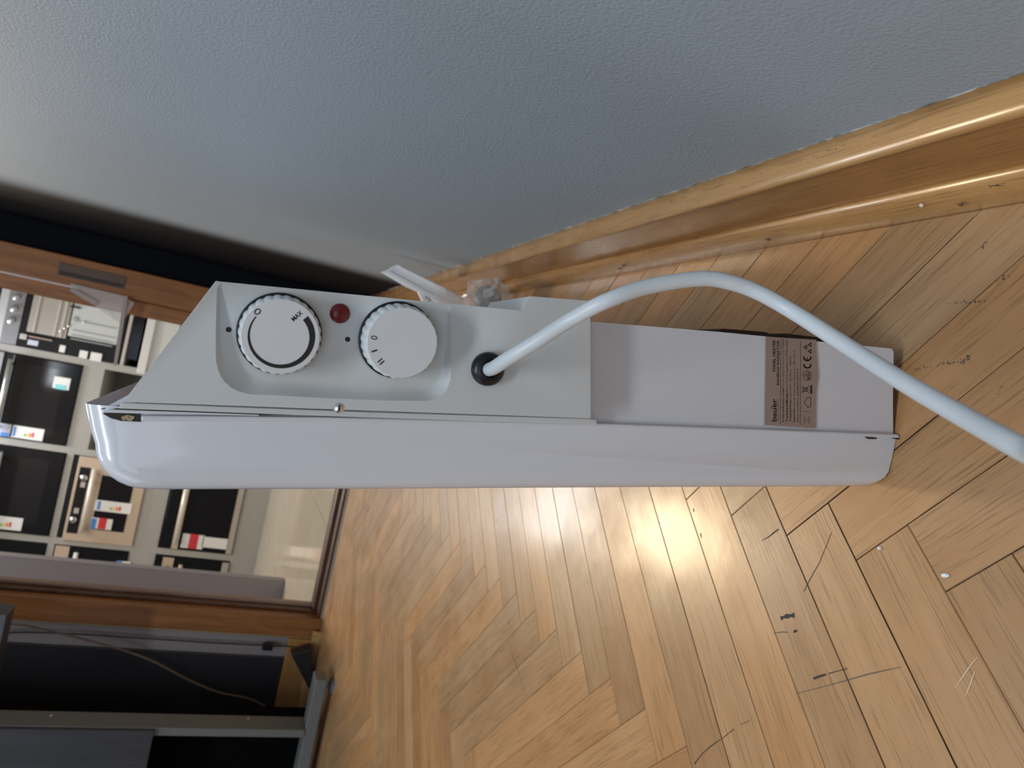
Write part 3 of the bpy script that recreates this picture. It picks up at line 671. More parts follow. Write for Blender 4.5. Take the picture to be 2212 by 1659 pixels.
# rating label
LL = 0.0004
lab = [(1655, 727), (1700, 730), (1763, 734), (1764, 760), (1766, 790), (1768, 812), (1765, 832), (1763, 850), (1762, 925), (1700, 921), (1652, 918)]
label = prism('rating_label', [hp(*p, LL) for p in lab], 'y', LL, 0.0018, M_label, heater, local=True)
label['label'] = 'brown-grey printed rating label'
def LP(cx_, cy_): return H3(1600 + cx_ / 5.924, 680 + cy_ / 5.924, LL - 0.00012)
prints = {M_ink: ([], []), M_inkg: ([], [])}
def lt(s, X0, X1, Y0, Y1, m=M_ink, bold=0.0, spacing=1.0):
    """text whose cap top lies at X0, baseline at X1, running from Y0 (start) to Y1 (end), all in label crop units"""
    P, T, a = text_geo(s, bold, spacing); V, Fc = prints[m]; b0 = len(V)
    for (x, y) in P:
        Y = Y0 + (Y1 - Y0) * x; V.append(LP(X1 + (X0 - X1) * y + (Y0 - Y) * -0.0 - (1390 - Y) * 0.0 + SH(Y), Y))
    Fc += [tuple(b0 + i for i in f) for f in T]
def SH(Y): return 0.0
def lline(pts, w, m=M_ink, closed=False):
    V, Fc = prints[m]; P = pts + ([pts[0]] if closed else [])
    for a, b in zip(P[:-1], P[1:]):
        dx, dy = b[0] - a[0], b[1] - a[1]; L = math.hypot(dx, dy) or 1; nx, ny = -dy / L * w / 2, dx / L * w / 2; ex_, ey_ = dx / L * w * 0.4, dy / L * w * 0.4
        b0 = len(V); V += [LP(a[0] + nx - ex_, a[1] + ny - ey_), LP(a[0] - nx - ex_, a[1] - ny - ey_), LP(b[0] - nx + ex_, b[1] - ny + ey_), LP(b[0] + nx + ex_, b[1] + ny + ey_)]; Fc.append((b0, b0 + 1, b0 + 2, b0 + 3))
lt('bauer', 398, 460, 1366, 1075, bold=0.02)
lline([(392, 1205), (402, 1188), (408, 1160)], 7)
lt('HOME APPLIANCES', 470, 486, 1366, 1078, M_inkg, spacing=1.3)
lt('PANEL HEATER', 410, 446, 726, 320, bold=0.022)
lt('PANELNI RADIJATOR', 462, 502, 900, 326, bold=0.022)
lline([(508, 1392), (514, 310)], 5, M_inkg)
lt('Producer/Factory model:', 533, 560, 1368, 932, bold=0.02)
lt('Cixi Pan Electrical Appl.Co.,Ltd / PN2000', 535, 560, 922, 308, M_inkg)
lt('Trademark/Model:', 578, 604, 1368, 996, bold=0.02)
lt('Bauer Home Appliances GTPN-2000', 580, 608, 984, 320, M_inkg)
lt('Voltage/Power:', 624, 654, 1368, 1068, bold=0.02)
lt('220-240V~ 50-60Hz;   2000W', 626, 650, 1056, 526, M_inkg)
lt('Importer:', 671, 700, 1372, 1194, bold=0.02)
lt('Words Team doo, Dečka br. 185, 22310', 672, 700, 1182, 456, M_inkg)
lt('Simanovci,Srbija', 717, 746, 1372, 1064, M_inkg)
lt('Lot No:', 718, 742, 1036, 902, bold=0.02)
lt('PN23ER0310', 718, 742, 893, 692, M_inkg)
lline([(762, 1408), (767, 336)], 5, M_inkg)
lt('MADE', 808, 824, 1385, 1296, M_inkg); lt('IN', 838, 852, 1352, 1328, M_inkg); lt('CHINA', 866, 884, 1390, 1298, M_inkg)
lline([(785, 1234), (900, 1240)], 4, M_inkg)
lline([(898, 1058), (898, 1176), (856, 1178), (862, 1190), (812, 1116), (820, 1098), (832, 1094), (850, 1062), (858, 1056), (870, 1062)], 6, M_ink, True)
# crossed-out bin and bar
lline([(792, 992), (800, 925)], 6); lline([(800, 985), (860, 975), (862, 940), (800, 928)], 6); lline([(783, 1002), (874, 908)], 5); lline([(783, 912), (874, 1004)], 5); lline([(820, 975), (820, 938)], 4); lline([(845, 972), (845, 940)], 4)
lline([(902, 1000), (904, 910)], 24)
circ = [(852 + 55 * math.cos(t * math.pi / 18), 776 + 62 * math.sin(t * math.pi / 18)) for t in range(36)]
lline(circ, 5, M_ink, True); lline([(852, 716), (852, 836)], 4); lline([(800, 776), (850, 776)], 4)
lline([(818, 748), (822, 800)], 3); lline([(835, 740), (837, 812)], 3)
lt('IP24', 860, 888, 828, 738, bold=0.02)
for yc, bar in ((640, False), (546, True)):
    a = [(853 + 44 * math.cos(t), yc + 40 * math.sin(t)) for t in [math.radians(-8 + 196 * k / 16) for k in range(17)]]
    lline(a, 15)
    if bar: lline([(853, yc + 38), (853, yc + 2)], 11)
for (xc, yc) in ((828, 415), (884, 382), (884, 466)):
    lline([(xc - 20, yc), (xc + 16, yc + 24), (xc + 16, yc - 24)], 10, M_ink, True)
for m_, nm in ((M_ink, 'label_print'), (M_inkg, 'label_small_print')):
    mesh(nm, prints[m_][0], prints[m_][1], m_, label, local=True)

# ================================================================== FOOT AND BAG BEHIND THE HEATER
YFt = 1.30
ft_pts = [(824, 587), (838, 582), (852, 573), (859, 571), (866, 573), (868, 578), (1000, 643), (1040, 700), (1010, 745), (930, 700), (912, 648), (903, 630), (880, 620)]
fz = [on_y(*p, YFt) for p in ft_pts]
foot = root('heater_foot', (0.17, YFt, 0), 'white plastic heater foot leaning on the grey wall above the baseboard', 'heater foot')
poly = [(p.x, max(0.001, p.z)) for p in fz]
prism('foot_plate', poly, 'y', YFt, YFt + 0.010, M_footw, foot, bev=0.0012)
rb = [on_y(*p, YFt - 0.003) for p in ((834, 589), (842, 585), (960, 648), (950, 654))]
prism('foot_rib', [(p.x, p.z) for p in rb], 'y', YFt - 0.004, YFt + 0.001, M_footw, foot, bev=0.001)
rb = [on_y(*p, YFt - 0.003) for p in ((859, 575), (866, 577), (1000, 642), (994, 646))]
prism('foot_edge', [(p.x, p.z) for p in rb], 'y', YFt - 0.008, YFt + 0.001, M_footw, foot, bev=0.001)
pr_ = []
for s, q, q2 in (('40c', (924, 630), (932, 648)),):
    P, T, a = text_geo(s)
    o0 = on_y(922, 629, YFt - 0.0006); o1 = on_y(932, 650, YFt - 0.0006); up = on_y(930, 626, YFt - 0.0006) - o0
    mesh('foot_print', [o0 + (o1 - o0) * x - up * y for x, y in P], T, M_inkg, foot)
# second piece: caster wheel inside a clear bag, lying on the floor against the quarter round
wc = on_y(1046, 640, 1.12)
wheel = root('caster_wheel', (0.150, 1.12, 0), 'grey caster wheel inside the clear plastic bag', 'wheel')
wa = Vector((0.55, -0.75, 0.25))
cw = Vector((wc.x - 0.004, 1.125, max(wc.z - 0.008, 0.024)))
lathe('wheel_tread', cw, wa, [(0.012, -0.013), (0.021, -0.012), (0.023, -0.008), (0.023, -0.002), (0.018, -0.001), (0.018, 0.002), (0.023, 0.003), (0.023, 0.010), (0.021, 0.013), (0.012, 0.014)], M_wheel, wheel, n=40)
lathe('wheel_hub', cw, wa, [(0.009, -0.018), (0.009, 0.018), (0.004, 0.019)], mat('pale_hub', (0.62, 0.63, 0.65), 0.3), wheel, n=24)
bg = root('plastic_bag', (0.155, 1.12, 0), 'crumpled clear plastic bag lying against the quarter round behind heater', 'bag')
V = []; Fc = []; NU, NV = 28, 18; rg = random.Random(9)
jit = [[rg.gauss(0, 1) for _ in range(NU)] for _ in range(NV + 1)]
for j in range(NV + 1):
    t = j / NV; ph = math.pi * t
    for i in range(NU):
        a = 2 * math.pi * i / NU
        cr = 1 + 0.10 * math.sin(5 * a + 7 * t) + 0.07 * math.sin(9 * a - 11 * t) + 0.05 * jit[j][i]
        r0 = math.sin(ph) ** 0.6
        V.append((cw.x + 0.002 + 0.030 * r0 * math.cos(a) * cr, cw.y + 0.055 * r0 * math.sin(a) * cr, max(0.0012, cw.z - 0.034 * math.cos(ph) * cr)))
for j in range(NV):
    for i in range(NU): Fc.append((j * NU + i, j * NU + (i + 1) % NU, (j + 1) * NU + (i + 1) % NU, (j + 1) * NU + i))
mesh('bag_film', V, Fc, M_film, bg)
# twisted neck of the bag with folds
nk = [cw + Vector((0.004, -0.04, 0.022)), on_y(1066, 622, 1.08), on_y(1074, 611, 1.075), on_y(1075, 602, 1.075)]
tube('bag_neck', nk, [0.006 - 0.0045 * abs(1 - k / 12) if k < 12 else 0.0015 + 0.0035 * (k - 12) / 12 for k in range(25)], M_film2, bg, n=7, per=8)
fold = [on_y(1072, 606, 1.078), on_y(1080, 622, 1.08), on_y(1096, 640, 1.085)]; fold2 = [on_y(1076, 606, 1.08), on_y(1078, 630, 1.085), on_y(1066, 655, 1.09)]
for f_ in (fold, fold2):
    V = []
    for p in f_: V += [p + Vector((0, -0.004, 0.002)), p + Vector((0.001, 0.012, -0.006))]
    mesh('bag_fold', V, [(0, 1, 3, 2), (2, 3, 5, 4)], M_film2, bg)
# loose film around the foot
V = []; Fc = []; q = [(925, 640), (960, 618), (985, 632), (1003, 650), (960, 660)]
P = [on_y(*x, YFt - 0.014 - 0.004 * (i % 2)) for i, x in enumerate(q)]
c = sum(P, Vector()) / 5 + Vector((0, -0.008, 0.004)); mesh('film_scrap', P + [c], [(i, (i + 1) % 5, 5) for i in range(5)], M_film2, bg)

# ================================================================== DISPLAY STAND BY THE DOOR WALL (left)
M_steel = mat('grey_green_painted_steel', (0.135, 0.14, 0.135), 0.45)
M_void = mat('black_void_shade', (0.003, 0.003, 0.004), 0.8, spec=0.05)
SY = 1.955
ds = root('display_stand', (-1.3, SY, 0), 'grey steel framed display stand with blue-grey panel beside the door wall', 'stand')
box('post', -1.027, -1.006, SY, SY + 0.075, 0.055, 1.25, M_steel, ds, bev=0.002)
box('post', -1.90, -1.879, SY, SY + 0.075, 0.055, 1.25, M_steel, ds, bev=0.002)
box('base_rail', -1.95, -0.868, SY + 0.004, SY + 0.064, 0.022, 0.055, M_steel, ds, bev=0.003)
box('front_panel', -1.879, -1.008, SY - 0.014, SY - 0.001, 0.432, 1.25, M_bluewood, ds)
box('void_backing', -1.90, -1.030, SY + 0.17, SY + 0.18, 0.03, 1.25, M_void, ds)  # near-black sheets stand in for the shade inside the stand
box('void_side', -1.048, -1.030, SY + 0.076, SY + 0.17, 0.03, 1.25, M_void, ds)
lathe('leveling_foot', (-0.895, SY + 0.034, 0.0), (0, 0, 1), [(0.022, 0.0), (0.022, 0.006), (0.012, 0.010), (0.006, 0.012), (0.006, 0.022)], mat('blue_grey_foot', (0.16, 0.19, 0.23), 0.35, metal=0.4), ds, n=24)
lathe('leveling_foot', (-1.88, SY + 0.018, 0.0), (0, 0, 1), [(0.022, 0.0), (0.022, 0.006), (0.012, 0.010), (0.006, 0.012), (0.006, 0.022)], MATS['blue_grey_foot'], ds, n=24)
for q in ((110, 1546), (537, 1552)):
    p = on_x(*q, -1.006); lathe('screw', (-1.0065, p.y, p.z), (1, 0, 0), [(0.004, 0), (0.003, 0.002), (0.001, 0.003)], M_chrome, ds, n=12)
M_dgrey = mat('dark_grey_laminate', (0.035, 0.038, 0.043), 0.4)
tt = box('corner_shelf', -0.945, -0.735, SY - 0.02, SY + 0.05, 0.798, 1.25, M_dgrey, ds, bev=0.002)
box('shelf_edge', -0.945, -0.735, SY - 0.024, SY - 0.02, 0.798, 0.815, mat('slate_edge', (0.07, 0.078, 0.09), 0.4), ds)
# glossy dark panel on the door wall behind it
e0 = on_y(300, 1404, YF - 0.01)
gp_ = props(box('glossy_panel', -1.9, e0.x, YF - 0.016, YF - 0.001, 0.097, 1.7, mat('dark_glossy_panel', (0.030, 0.031, 0.037), 0.28, coat=0.4)), 'dark glossy wall panel behind the steel display stand', 'wall panel')
# cables and power adapter
def cpx(lst, y): return [on_y(*q, y) for q in lst]
bc = tube('black_cable', cpx([(-40, 1374), (40, 1356 + 10), (150, 1369), (300, 1378), (450, 1388), (570, 1394), (630, 1397), (640, 1405)], YF - 0.02), 0.0022, M_black, None, n=8)
props(bc, 'thin black cable running down the door wall to adapter', 'cable')
fb0 = on_y(578, 1395, YF - 0.02); box('ferrite_block', fb0.x - 0.010, fb0.x + 0.010, YF - 0.036, YF - 0.014, fb0.z - 0.016, fb0.z + 0.016, M_black, bc, bev=0.002)
tcb = tube('beige_cable', cpx([(-20, 1345), (60, 1352), (170, 1378), (260, 1403), (330, 1428), (400, 1465), (470, 1495), (540, 1510), (600, 1540), (640, 1556)], YF - 0.05), 0.0032, mat('beige_cable_pvc', (0.16, 0.115, 0.085), 0.5), None, n=8)
props(tcb, 'beige cable hanging in front of the dark glossy panel', 'cable')
ya = 2.27
q = [on_y(*p, ya) for p in ((629, 1415), (672, 1402), (697, 1452), (668, 1490))]
o0, o1, o3 = q[0], q[1], q[3]
adr = root('power_adapter', (q[3].x, ya, 0), 'black power adapter brick resting behind the steel rail', 'adapter')
prism('adapter_case', [(o0.x, o0.z), (o1.x, o1.z), (o1.x + (o3.x - o0.x), max(0.002, o1.z + (o3.z - o0.z))), (o3.x, max(0.002, o3.z))], 'y', ya, ya + 0.05, mat('black_adapter_plastic', (0.012, 0.013, 0.015), 0.4), adr, bev=0.003)
tube('strain_relief', [on_y(640, 1404, YF - 0.03), on_y(648, 1414, ya + 0.02)], 0.005, M_black, adr, n=10, smooth_path=False)

# ================================================================== THE SHOP ROOM BEYOND THE DOOR
YS = 5.40
M_tile = mat('cream_polished_tile', (0.66, 0.60, 0.49), 0.12, coat=0.3, var=0.04, varscale=3)
M_joint = mat('tile_joint', (0.40, 0.36, 0.30), 0.8)
f2_ = props(box('floor_shop', -4.2, 2.2, YF + 0.10, 7.0, -0.06, -0.004, M_joint), kind='structure', label='cream polished tile floor of the shop room')
f2_.name = 'floor'
xx = -4.2
while xx < 2.19:
    yy = YF + 0.10
    while yy < 5.9:
        y1 = min(yy + 0.597, 6.2); box('tile', xx, min(xx + 0.597, 2.2), yy, y1, -0.004, 0.0, M_tile, f2_); yy += 0.6
    xx += 0.6
M_cream = mat('cream_wall_paint', (0.72, 0.68, 0.60), 0.7)
props(box('wall_shop_back', -4.2, 2.2, 6.3, 6.4, 0, ZC, M_cream), kind='structure').name = 'wall_back'
props(box('wall_shop_left', -4.3, -4.2, YF + 0.1, 6.4, 0, ZC, M_cream), kind='structure').name = 'wall_left'
props(box('wall_shop_right', 2.2, 2.3, YF + 0.1, 6.4, 0, ZC, M_cream), kind='structure').name = 'wall_right'
props(box('ceiling_shop', -4.3, 2.3, YF + 0.1, 6.4, ZC, ZC + 0.1, M_ceil), kind='structure').name = 'ceiling'
# mauve partition board standing in the shop
pb = root('partition_board', (-1.6, 3.50, 0), 'mauve-grey partition board standing on the cream tiles', 'partition')
box('board', -2.3, -1.087, 3.50, 3.56, 0.0, 2.0, mat('mauve_laminate', (0.33, 0.31, 0.345), 0.5), pb, bev=0.004)
box('edge_band', -1.087, -1.084, 3.502, 3.558, 0.004, 1.996, mat('mauve_edge', (0.24, 0.23, 0.27), 0.5), pb)

# shelving wall with ovens
M_shelf = mat('grey_shelf_laminate', (0.40, 0.40, 0.385), 0.5)
M_shelfd = mat('grey_shelf_back', (0.20, 0.20, 0.19), 0.6)
M_glass = mat('black_oven_glass', (0.008, 0.009, 0.011), 0.10, spec=0.28)
M_ovenblk = mat('black_enamel', (0.010, 0.011, 0.013), 0.4, spec=0.25)
M_champ = mat('champagne_metal', (0.62, 0.50, 0.39), 0.38, metal=0.25)
M_silver = mat('silver_metal', (0.62, 0.63, 0.64), 0.25, metal=0.8)
M_greyp = mat('grey_panel_metal', (0.30, 0.31, 0.33), 0.4, metal=0.2)
M_white = mat('white_appliance', (0.72, 0.74, 0.76), 0.35)
M_st = mat('white_sticker', (0.85, 0.87, 0.88), 0.5)
M_stb = mat('blue_sticker', (0.10, 0.28, 0.70), 0.5); M_stc = mat('cyan_sticker', (0.25, 0.72, 0.80), 0.5)
M_str = mat('red_sticker', (0.65, 0.04, 0.06), 0.5); M_sty = mat('yellow_sticker', (0.80, 0.66, 0.10), 0.5); M_stg = mat('green_sticker', (0.18, 0.50, 0.12), 0.5); M_sto = mat('orange_sticker', (0.80, 0.25, 0.05), 0.5)
M_lav = mat('pale_lavender_sticker', (0.62, 0.66, 0.85), 0.5)
def sx(px, py): p = on_y(px, py, YS); return p.x, p.z
DV = [0.36, -0.318, -0.365, -0.912, -0.957, -1.517, -1.560]    # divider edges
TOP = 2.12
sh = root('oven_shelving', (-0.9, YS + 0.3, 0), 'light grey shelving wall with rows of built-in ovens', 'shelving')
for a, b in ((-0.365, -0.318), (-0.957, -0.912), (-1.562, -1.517), (-2.165, -2.12), (0.27, 0.315)):
    box('upright', a, b, YS, YS + 0.55, 0.0, TOP, M_shelf, sh, bev=0.002)
box('shelf_backboard', -2.165, 0.315, YS + 0.53, YS + 0.55, 0.0, TOP, M_shelfd, sh)
box('top_board', -2.165, 0.315, YS, YS + 0.55, TOP, TOP + 0.04, M_shelf, sh)
def board(x0, x1, z0, z1): box('shelf_board', x0, x1, YS + 0.002, YS + 0.53, z0, z1, M_shelf, sh)
ZB1 = sx(178, 803)[1]                        # underside of the upper ovens
board(-0.912, -0.365, ZB1 - 0.125, ZB1); board(-1.517, -0.957, ZB1 - 0.055, ZB1 - 0.015); board(-2.12, -1.562, ZB1 - 0.055, ZB1 - 0.015)
zc1 = sx(308, 1060)[1]; zc0 = sx(366, 1060)[1]
board(-1.517, -0.957, zc0, zc1); board(-2.12, -1.562, zc0, zc1); board(-0.912, -0.365, zc0, zc1)
zb0 = sx(530, 1060)[1]
for a, b in ((-0.912, -0.365), (-1.517, -0.957), (-2.12, -1.562)): board(a, b, 0.0, zb0)

def oven(name, label, x0, x1, z0, z1, glass=M_glass, group='built-in ovens on the shelving'):
    o = root(name, ((x0 + x1) / 2, YS, z0), label, 'oven', group)
    box('oven_body', x0 + 0.004, x1 - 0.004, YS + 0.0, YS + 0.45, z0 + 0.0005, z1, M_ovenblk, o)
    return o
def face(o, name, x0, x1, z0, z1, m, t=0.012, back=0.0, bev=0.0):
    return box(name, min(x0, x1), max(x0, x1), YS - t - back, YS - back, min(z0, z1), max(z0, z1), m, o, bev=bev)
def sticker(o, q0, q1, m, back=0.012, name='sticker', bits=True):
    (xa, za), (xb, zb) = sx(*q0), sx(*q1); x0, x1 = min(xa, xb), max(xa, xb); z0, z1 = min(za, zb), max(za, zb)
    s = face(o, name, x0, x1, z0, z1, m, 0.002, back)
    if bits:                                  # energy-label bars
        w = x1 - x0; h = z1 - z0
        for k, mm in enumerate((M_stg, M_sty, M_sto, M_str)):
            box('label_bar', x0 + w * 0.22, x0 + w * (0.42 + 0.06 * k), YS - back - 0.0026, YS - back - 0.0019, z0 + h * (0.52 - 0.08 * k), z0 + h * (0.58 - 0.08 * k), mm, s)
        box('label_header', x0 + w * 0.1, x0 + w * 0.9, YS - back - 0.0026, YS - back - 0.0019, z0 + h * 0.84, z0 + h * 0.92, M_stb, s)
    return s
def handle(o, x0, x1, z, m, r=0.011, back=0.012):
    h = tube('handle', [(x0, YS - back - 0.035, z), (x1, YS - back - 0.035, z)], r, m, o, n=12, smooth_path=False)
    for xx_ in (x0 + 0.03, x1 - 0.03): box('handle_mount', xx_ - 0.008, xx_ + 0.008, YS - back - 0.034, YS - back + 0.001, z - 0.007, z + 0.007, m, h)
    return h

# column nearest the jamb: cooker with open door, on top of white drawers
c0x0, c0x1 = -0.318, 0.27
zk0 = sx(45, 700)[1]; zk1 = sx(8, 700)[1]; zbot = sx(262, 760)[1]
ck = root('cooker', (0.0, YS, zbot), 'cooker with grey knob panel and pale open oven interior', 'cooker')
box('cooker_body', c0x0 + 0.004, c0x1 - 0.004, YS + 0.02, YS + 0.45, zbot + 0.0005, TOP - 0.25, M_ovenblk, ck)
face(ck, 'door_surround', c0x0 + 0.004, c0x1 - 0.004, zbot + 0.001, zk0, M_ovenblk, 0.03, -0.021)
face(ck, 'control_panel', c0x0 + 0.004, c0x1 - 0.004, zk0, zk1, M_greyp, 0.035, -0.021, 0.002)
face(ck, 'white_lid', c0x0 + 0.004, c0x1 - 0.004, zk1, TOP - 0.26, M_white, 0.03, -0.021)
for q in ((37, 642), (32, 667), (26, 692)):
    a, z = sx(*q); lathe('knob', (a, YS - 0.014, z), (0, -1, 0), [(0.021, 0), (0.020, 0.018), (0.015, 0.022)], M_silver, ck, n=24)
x_l, z_a = sx(140, 742); 
def quadface(o, name, qs, m, back, t=0.01, bev=0.0):
    P = [sx(*q) for q in qs]; x0 = min(p[0] for p in P); x1 = max(p[0] for p in P); z0 = min(p[1] for p in P); z1 = max(p[1] for p in P)
    return face(o, name, x0, x1, z0, z1, m, t, back, bev)
M_beige = mat('beige_oven_liner', (0.44, 0.42, 0.38), 0.4); M_pale = mat('pale_green_white_enamel', (0.58, 0.63, 0.64), 0.3); M_grooves = mat('liner_groove', (0.36, 0.40, 0.41), 0.4)
quadface(ck, 'oven_liner', [(62, 715), (142, 690)], M_beige, 0.010)
qf = sx(62, 715)
(xa, z_t), (xb, z_b) = sx(150, 715), sx(252, 745)
face(ck, 'inner_door', xb, c0x1 - 0.02, z_b, z_t, M_pale, 0.012, 0.010, 0.003)
xa2 = sx(62, 716)[0]; face(ck, 'oven_interior', xa2, c0x1 - 0.02, sx(150, 700)[1], sx(62, 700)[1], M_beige, 0.012, 0.010, 0.003)
for q in ((86, 660), (130, 670), (140, 690)):
    z = sx(*q)[1]; face(ck, 'liner_rib', xa2, c0x1 - 0.02, z - 0.006, z + 0.006, mat('pale_rib', (0.55, 0.53, 0.48), 0.4), 0.006, 0.022)
for q in ((210, 702), (205, 722), (200, 732), (200, 740)):
    a, z = sx(*q); face(ck, 'door_groove', a - 0.003, a + 0.004, z_b + 0.02, z_t - 0.02, M_grooves, 0.004, 0.0215)
a, z = sx(165, 690); lathe('door_hinge_hole', (a, YS - 0.022, z), (0, -1, 0), [(0.02, 0), (0.018, 0.004), (0.006, 0.006)], M_grooves, ck, n=20)
for q in ((142, 709), (151, 704), (133, 715), (240, 677), (183, 696)):
    a, z = sx(*q); lathe('screw', (a, YS - 0.022, z), (0, -1, 0), [(0.009, 0), (0.008, 0.006), (0.003, 0.009)], M_chrome, ck, n=14)
quadface(ck, 'black_clip', [(155, 660), (175, 668)], M_black, 0.022)
sticker(ck, (62, 733), (82, 748), M_lav, 0.010, bits=False)
quadface(ck, 'hinge_block', [(46, 720), (58, 734)], M_silver, 0.012); quadface(ck, 'hinge_rod', [(64, 725), (114, 737)], mat('pale_copper', (0.55, 0.42, 0.35), 0.3, metal=0.4), 0.012)
for q in (((131, 745), (140, 762)), ((174, 756), (188, 775)), ((198, 760), (218, 782))): quadface(ck, 'white_tag', q, M_st, 0.012, 0.003)
# white stack under the cooker
wd_ = root('white_drawer_unit', (0.0, YS, 0.0), 'white drawer unit under the cooker beside the shelving', 'drawers')
zt = zbot - 0.001
box('cabinet_body', c0x0 + 0.004, c0x1 - 0.004, YS - 0.02, YS + 0.45, 0.001, zt - 0.12, M_white, wd_)
box('glass_top', c0x0 + 0.004, c0x1 - 0.004, YS - 0.05, YS + 0.45, zt - 0.03, zt - 0.012, mat('pale_trim', (0.55, 0.53, 0.50), 0.3), wd_)
box('dark_recess', c0x0 + 0.05, c0x1 - 0.004, YS - 0.01, YS + 0.45, zt - 0.10, zt - 0.03, M_glass, wd_)
box('white_rail', c0x0 - 0.03, c0x1 - 0.004, YS - 0.06, YS - 0.02, zt - 0.17, zt - 0.12, M_white, wd_, bev=0.003)
for k in range(3):
    d = box('drawer_front', c0x0 + 0.02, c0x1 - 0.01, YS - 0.035, YS - 0.02, 0.03 + k * 0.27, 0.03 + k * 0.27 + 0.26, M_white, wd_, bev=0.002)
    box('drawer_grip', c0x0 + 0.1, c0x1 - 0.1, YS - 0.04, YS - 0.034, 0.03 + k * 0.27 + 0.23, 0.03 + k * 0.27 + 0.245, M_shelfd, d)

# column 1, upper oven
o1 = oven('black_oven', 'black glass oven with long silver handle and round-cornered cyan sticker', -0.912, -0.365, ZB1, TOP - 0.25)
face(o1, 'door_glass', -0.905, -0.372, ZB1 + 0.006, TOP - 0.40, M_glass, bev=0.003)
zh = sx(20, 812)[1]; handle(o1, -0.87, -0.405, zh, M_silver, 0.014)
face(o1, 'inner_window', -0.86, -0.42, ZB1 + 0.09, zh - 0.05, mat('smoky_glass', (0.012, 0.013, 0.016), 0.08, spec=0.35), 0.001, 0.012)
face(o1, 'control_strip', -0.905, -0.372, zh + 0.05, TOP - 0.26, M_greyp)
s = sticker(o1, (119, 812), (149, 843), M_st, bits=False); quadface(o1, 'cyan_patch', [(121, 829), (143, 843)], M_stc, 0.0145, 0.001)
sticker(o1, (27, 917), (92, 953), M_st); sticker(o1, (1, 913), (25, 944), M_lav, bits=False)
quadface(o1, 'blue_patch', [(3, 932), (20, 943)], M_stb, 0.0145, 0.001)
# column 2, three ovens
o2 = oven('black_oven', 'black glass oven with energy sticker above the champagne oven', -1.517, -0.957, ZB1 - 0.015, TOP - 0.25)
face(o2, 'door_glass', -1.510, -0.964, ZB1 - 0.008, TOP - 0.40, M_glass, bev=0.003)
face(o2, 'inner_window', -1.45, -1.02, ZB1 + 0.07, TOP - 0.55, MATS['smoky_glass'], 0.001, 0.012)
handle(o2, -1.47, -1.0, TOP - 0.45, M_silver, 0.014); face(o2, 'control_strip', -1.51, -0.964, TOP - 0.39, TOP - 0.26, M_greyp)
sticker(o2, (-30, 1110), (46, 1146), M_st)
zc_t = sx(172, 990)[1]
o3 = oven('champagne_oven', 'champagne coloured oven with two steel knobs and pale handle', -1.517, -0.957, zc1, ZB1 - 0.06)
x0_, x1_ = sx(240, 1175)[0], sx(180, 985)[0]
zt_ = zc_t; zb_ = sx(300, 1110)[1]
face(o3, 'front_frame', x0_, x1_, zb_, zt_, M_champ, 0.014, 0.0, 0.003)
zs = sx(205, 1080)[1]
face(o3, 'control_panel', x0_ + 0.05, x1_ - 0.07, sx(184, 1075)[1], sx(160, 1075)[1], M_ovenblk, 0.002, 0.014)
for q in ((183, 1030), (160, 1120)):
    a, z = sx(*q); lathe('knob', (a, YS - 0.016, z), (0, -1, 0), [(0.022, 0), (0.021, 0.022), (0.014, 0.027)], M_chrome, o3, n=24)
for q in ((180, 1046), (166, 1102)):
    a, z = sx(*q); face(o3, 'display', a - 0.018, a + 0.018, z - 0.014, z + 0.014, M_beige, 0.002, 0.016)
zhh = sx(193, 1080)[1]; handle(o3, sx(178, 1148)[0], sx(207, 1012)[0], zhh, mat('pale_champagne', (0.82, 0.78, 0.70), 0.25, metal=0.2), 0.015, 0.014)
wx0, wx1 = sx(245, 1147)[0], sx(255, 1030)[0]; wz0 = sx(278, 1100)[1]; wz1 = sx(208, 1090)[1]
face(o3, 'door_window', wx0, wx1, wz0, wz1, M_glass, 0.002, 0.014)
sticker(o3, (208, 1078), (282, 1110), M_st, 0.016); s = sticker(o3, (200, 1116), (240, 1144), M_st, 0.016, bits=False)
quadface(o3, 'red_patch', [(216, 1117), (228, 1142)], M_str, 0.0185, 0.001); quadface(o3, 'blue_patch', [(200, 1118), (206, 1142)], M_stb, 0.0185, 0.001)
# pale pot on top of the champagne oven: rounded grey bowl edge
a, z = sx(150, 1075); 
o4 = oven('black_oven', 'black oven with champagne handle bar below the champagne oven', -1.517, -0.957, zb0, zc0)
face(o4, 'door_glass', -1.510, -0.964, zb0 + 0.05, zc0 - 0.012, M_glass, bev=0.003)
zh4 = sx(394, 1100)[1]; handle(o4, sx(380, 1172)[0], -0.98, zh4, MATS['pale_champagne'], 0.016)
face(o4, 'bottom_trim', -1.510, -0.964, zb0 + 0.006, zb0 + 0.045, mat('warm_grey_trim', (0.45, 0.41, 0.37), 0.4), 0.012)
face(o4, 'handle_plate', -1.51, -0.964, zh4 - 0.02, zh4 + 0.02, M_champ, 0.002, 0.012)
sticker(o4, (440, 1158), (488, 1186), M_st, bits=False); sticker(o4, (396, 1151), (436, 1186), M_st, bits=False); quadface(o4, 'red_patch', [(412, 1152), (424, 1185)], M_str, 0.0145, 0.001)
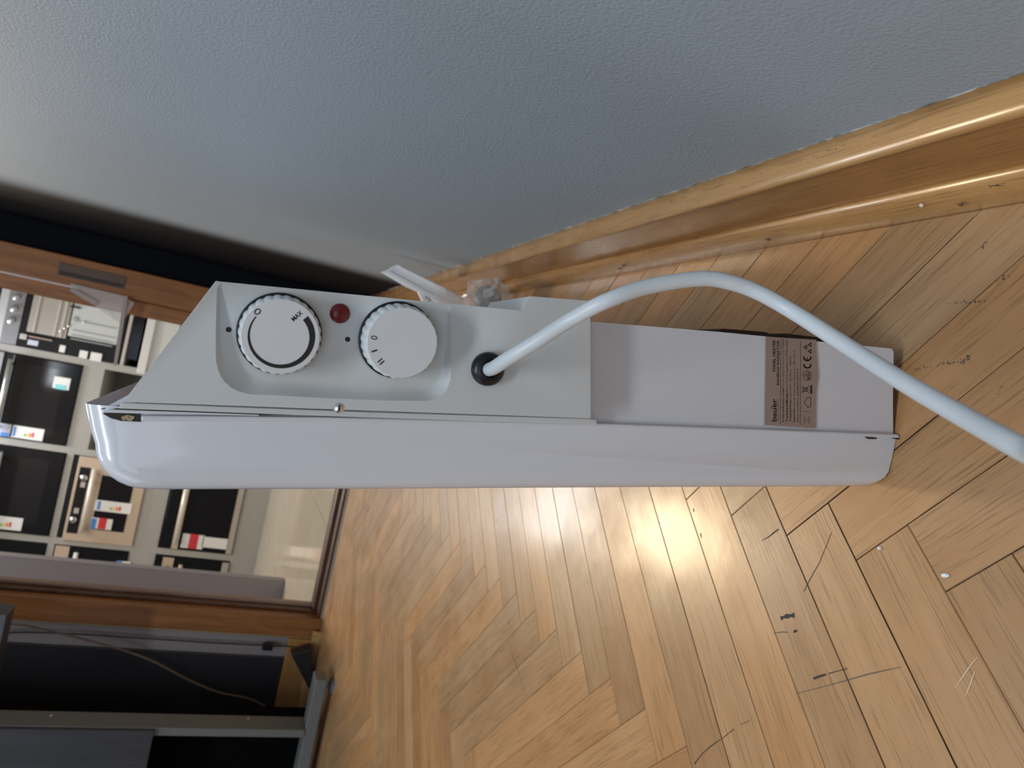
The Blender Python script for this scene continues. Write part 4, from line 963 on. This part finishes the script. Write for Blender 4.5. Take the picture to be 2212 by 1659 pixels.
# column 3, mostly behind the partition
zt3 = sx(150, 1195)[1]
o5 = oven('black_oven', 'black oven beside partition board, upper of its column', -2.12, -1.562, ZB1 - 0.015, TOP - 0.25)
face(o5, 'door_glass', -2.113, -1.569, ZB1 - 0.008, TOP - 0.3, M_glass, bev=0.003); handle(o5, -2.08, -1.6, TOP - 0.45, M_silver)
o6 = oven('champagne_oven', 'champagne topped oven with blue and white tag beside partition board', -2.12, -1.562, zc1, ZB1 - 0.06)
zz = sx(150, 1190)[1]
face(o6, 'top_frame', -2.113, -1.569, zz, ZB1 - 0.066, M_champ, 0.014); face(o6, 'door_glass', -2.113, -1.569, zc1 + 0.006, zz, M_glass)
handle(o6, -2.08, sx(168, 1190)[0], sx(166, 1200)[1], M_white, 0.014); sticker(o6, (254, 1210), (280, 1226), M_st, bits=False); quadface(o6, 'blue_patch', [(252, 1210), (262, 1225)], M_stb, 0.0145, 0.001)
o7 = oven('champagne_oven', 'champagne topped oven low beside partition board', -2.12, -1.562, zb0, zc0)
zz = sx(374, 1218)[1]
face(o7, 'door_glass', -2.113, -1.569, zb0 + 0.05, zc0 - 0.006, M_glass); face(o7, 'top_band', -2.113, -1.575, zz, sx(350, 1218)[1], M_champ, 0.004, 0.012)
handle(o7, -2.08, sx(390, 1216)[0], sx(390, 1225)[1], M_champ, 0.014); face(o7, 'bottom_trim', -2.113, -1.575, zb0 + 0.006, zb0 + 0.05, MATS['warm_grey_trim'], 0.014)
a, z = sx(362, 1228); lathe('knob', (a, YS - 0.016, z), (0, -1, 0), [(0.02, 0), (0.018, 0.02), (0.01, 0.024)], M_ovenblk, o7, n=20)

# clear acrylic price holder taped on the right jamb
ah = root('acrylic_holder', (0.03, YF - 0.02, 0.62), 'clear acrylic price holder taped to the oak door jamb', 'price holder')
P = [on_y(*q, YF - 0.018) for q in ((152, 612), (270, 640), (290, 655), (262, 700), (222, 672), (160, 630))]
prism('acrylic_sheet', [(p.x, p.z) for p in P], 'y', YF - 0.020, YF - 0.0165, M_film2, ah)
P = [on_y(*q, YF - 0.024) for q in ((150, 628), (158, 622), (212, 652), (205, 660))]
prism('acrylic_tab', [(p.x, p.z) for p in P], 'y', YF - 0.026, YF - 0.0205, mat('frosted_acrylic', (0.50, 0.43, 0.40), 0.25, alpha=0.75), ah)
P = [on_y(*q, YF - 0.022) for q in ((268, 640), (277, 640), (252, 790), (246, 790))]
prism('acrylic_edge', [(p.x, p.z) for p in P], 'y', YF - 0.030, YF - 0.0205, MATS['frosted_acrylic'], ah)
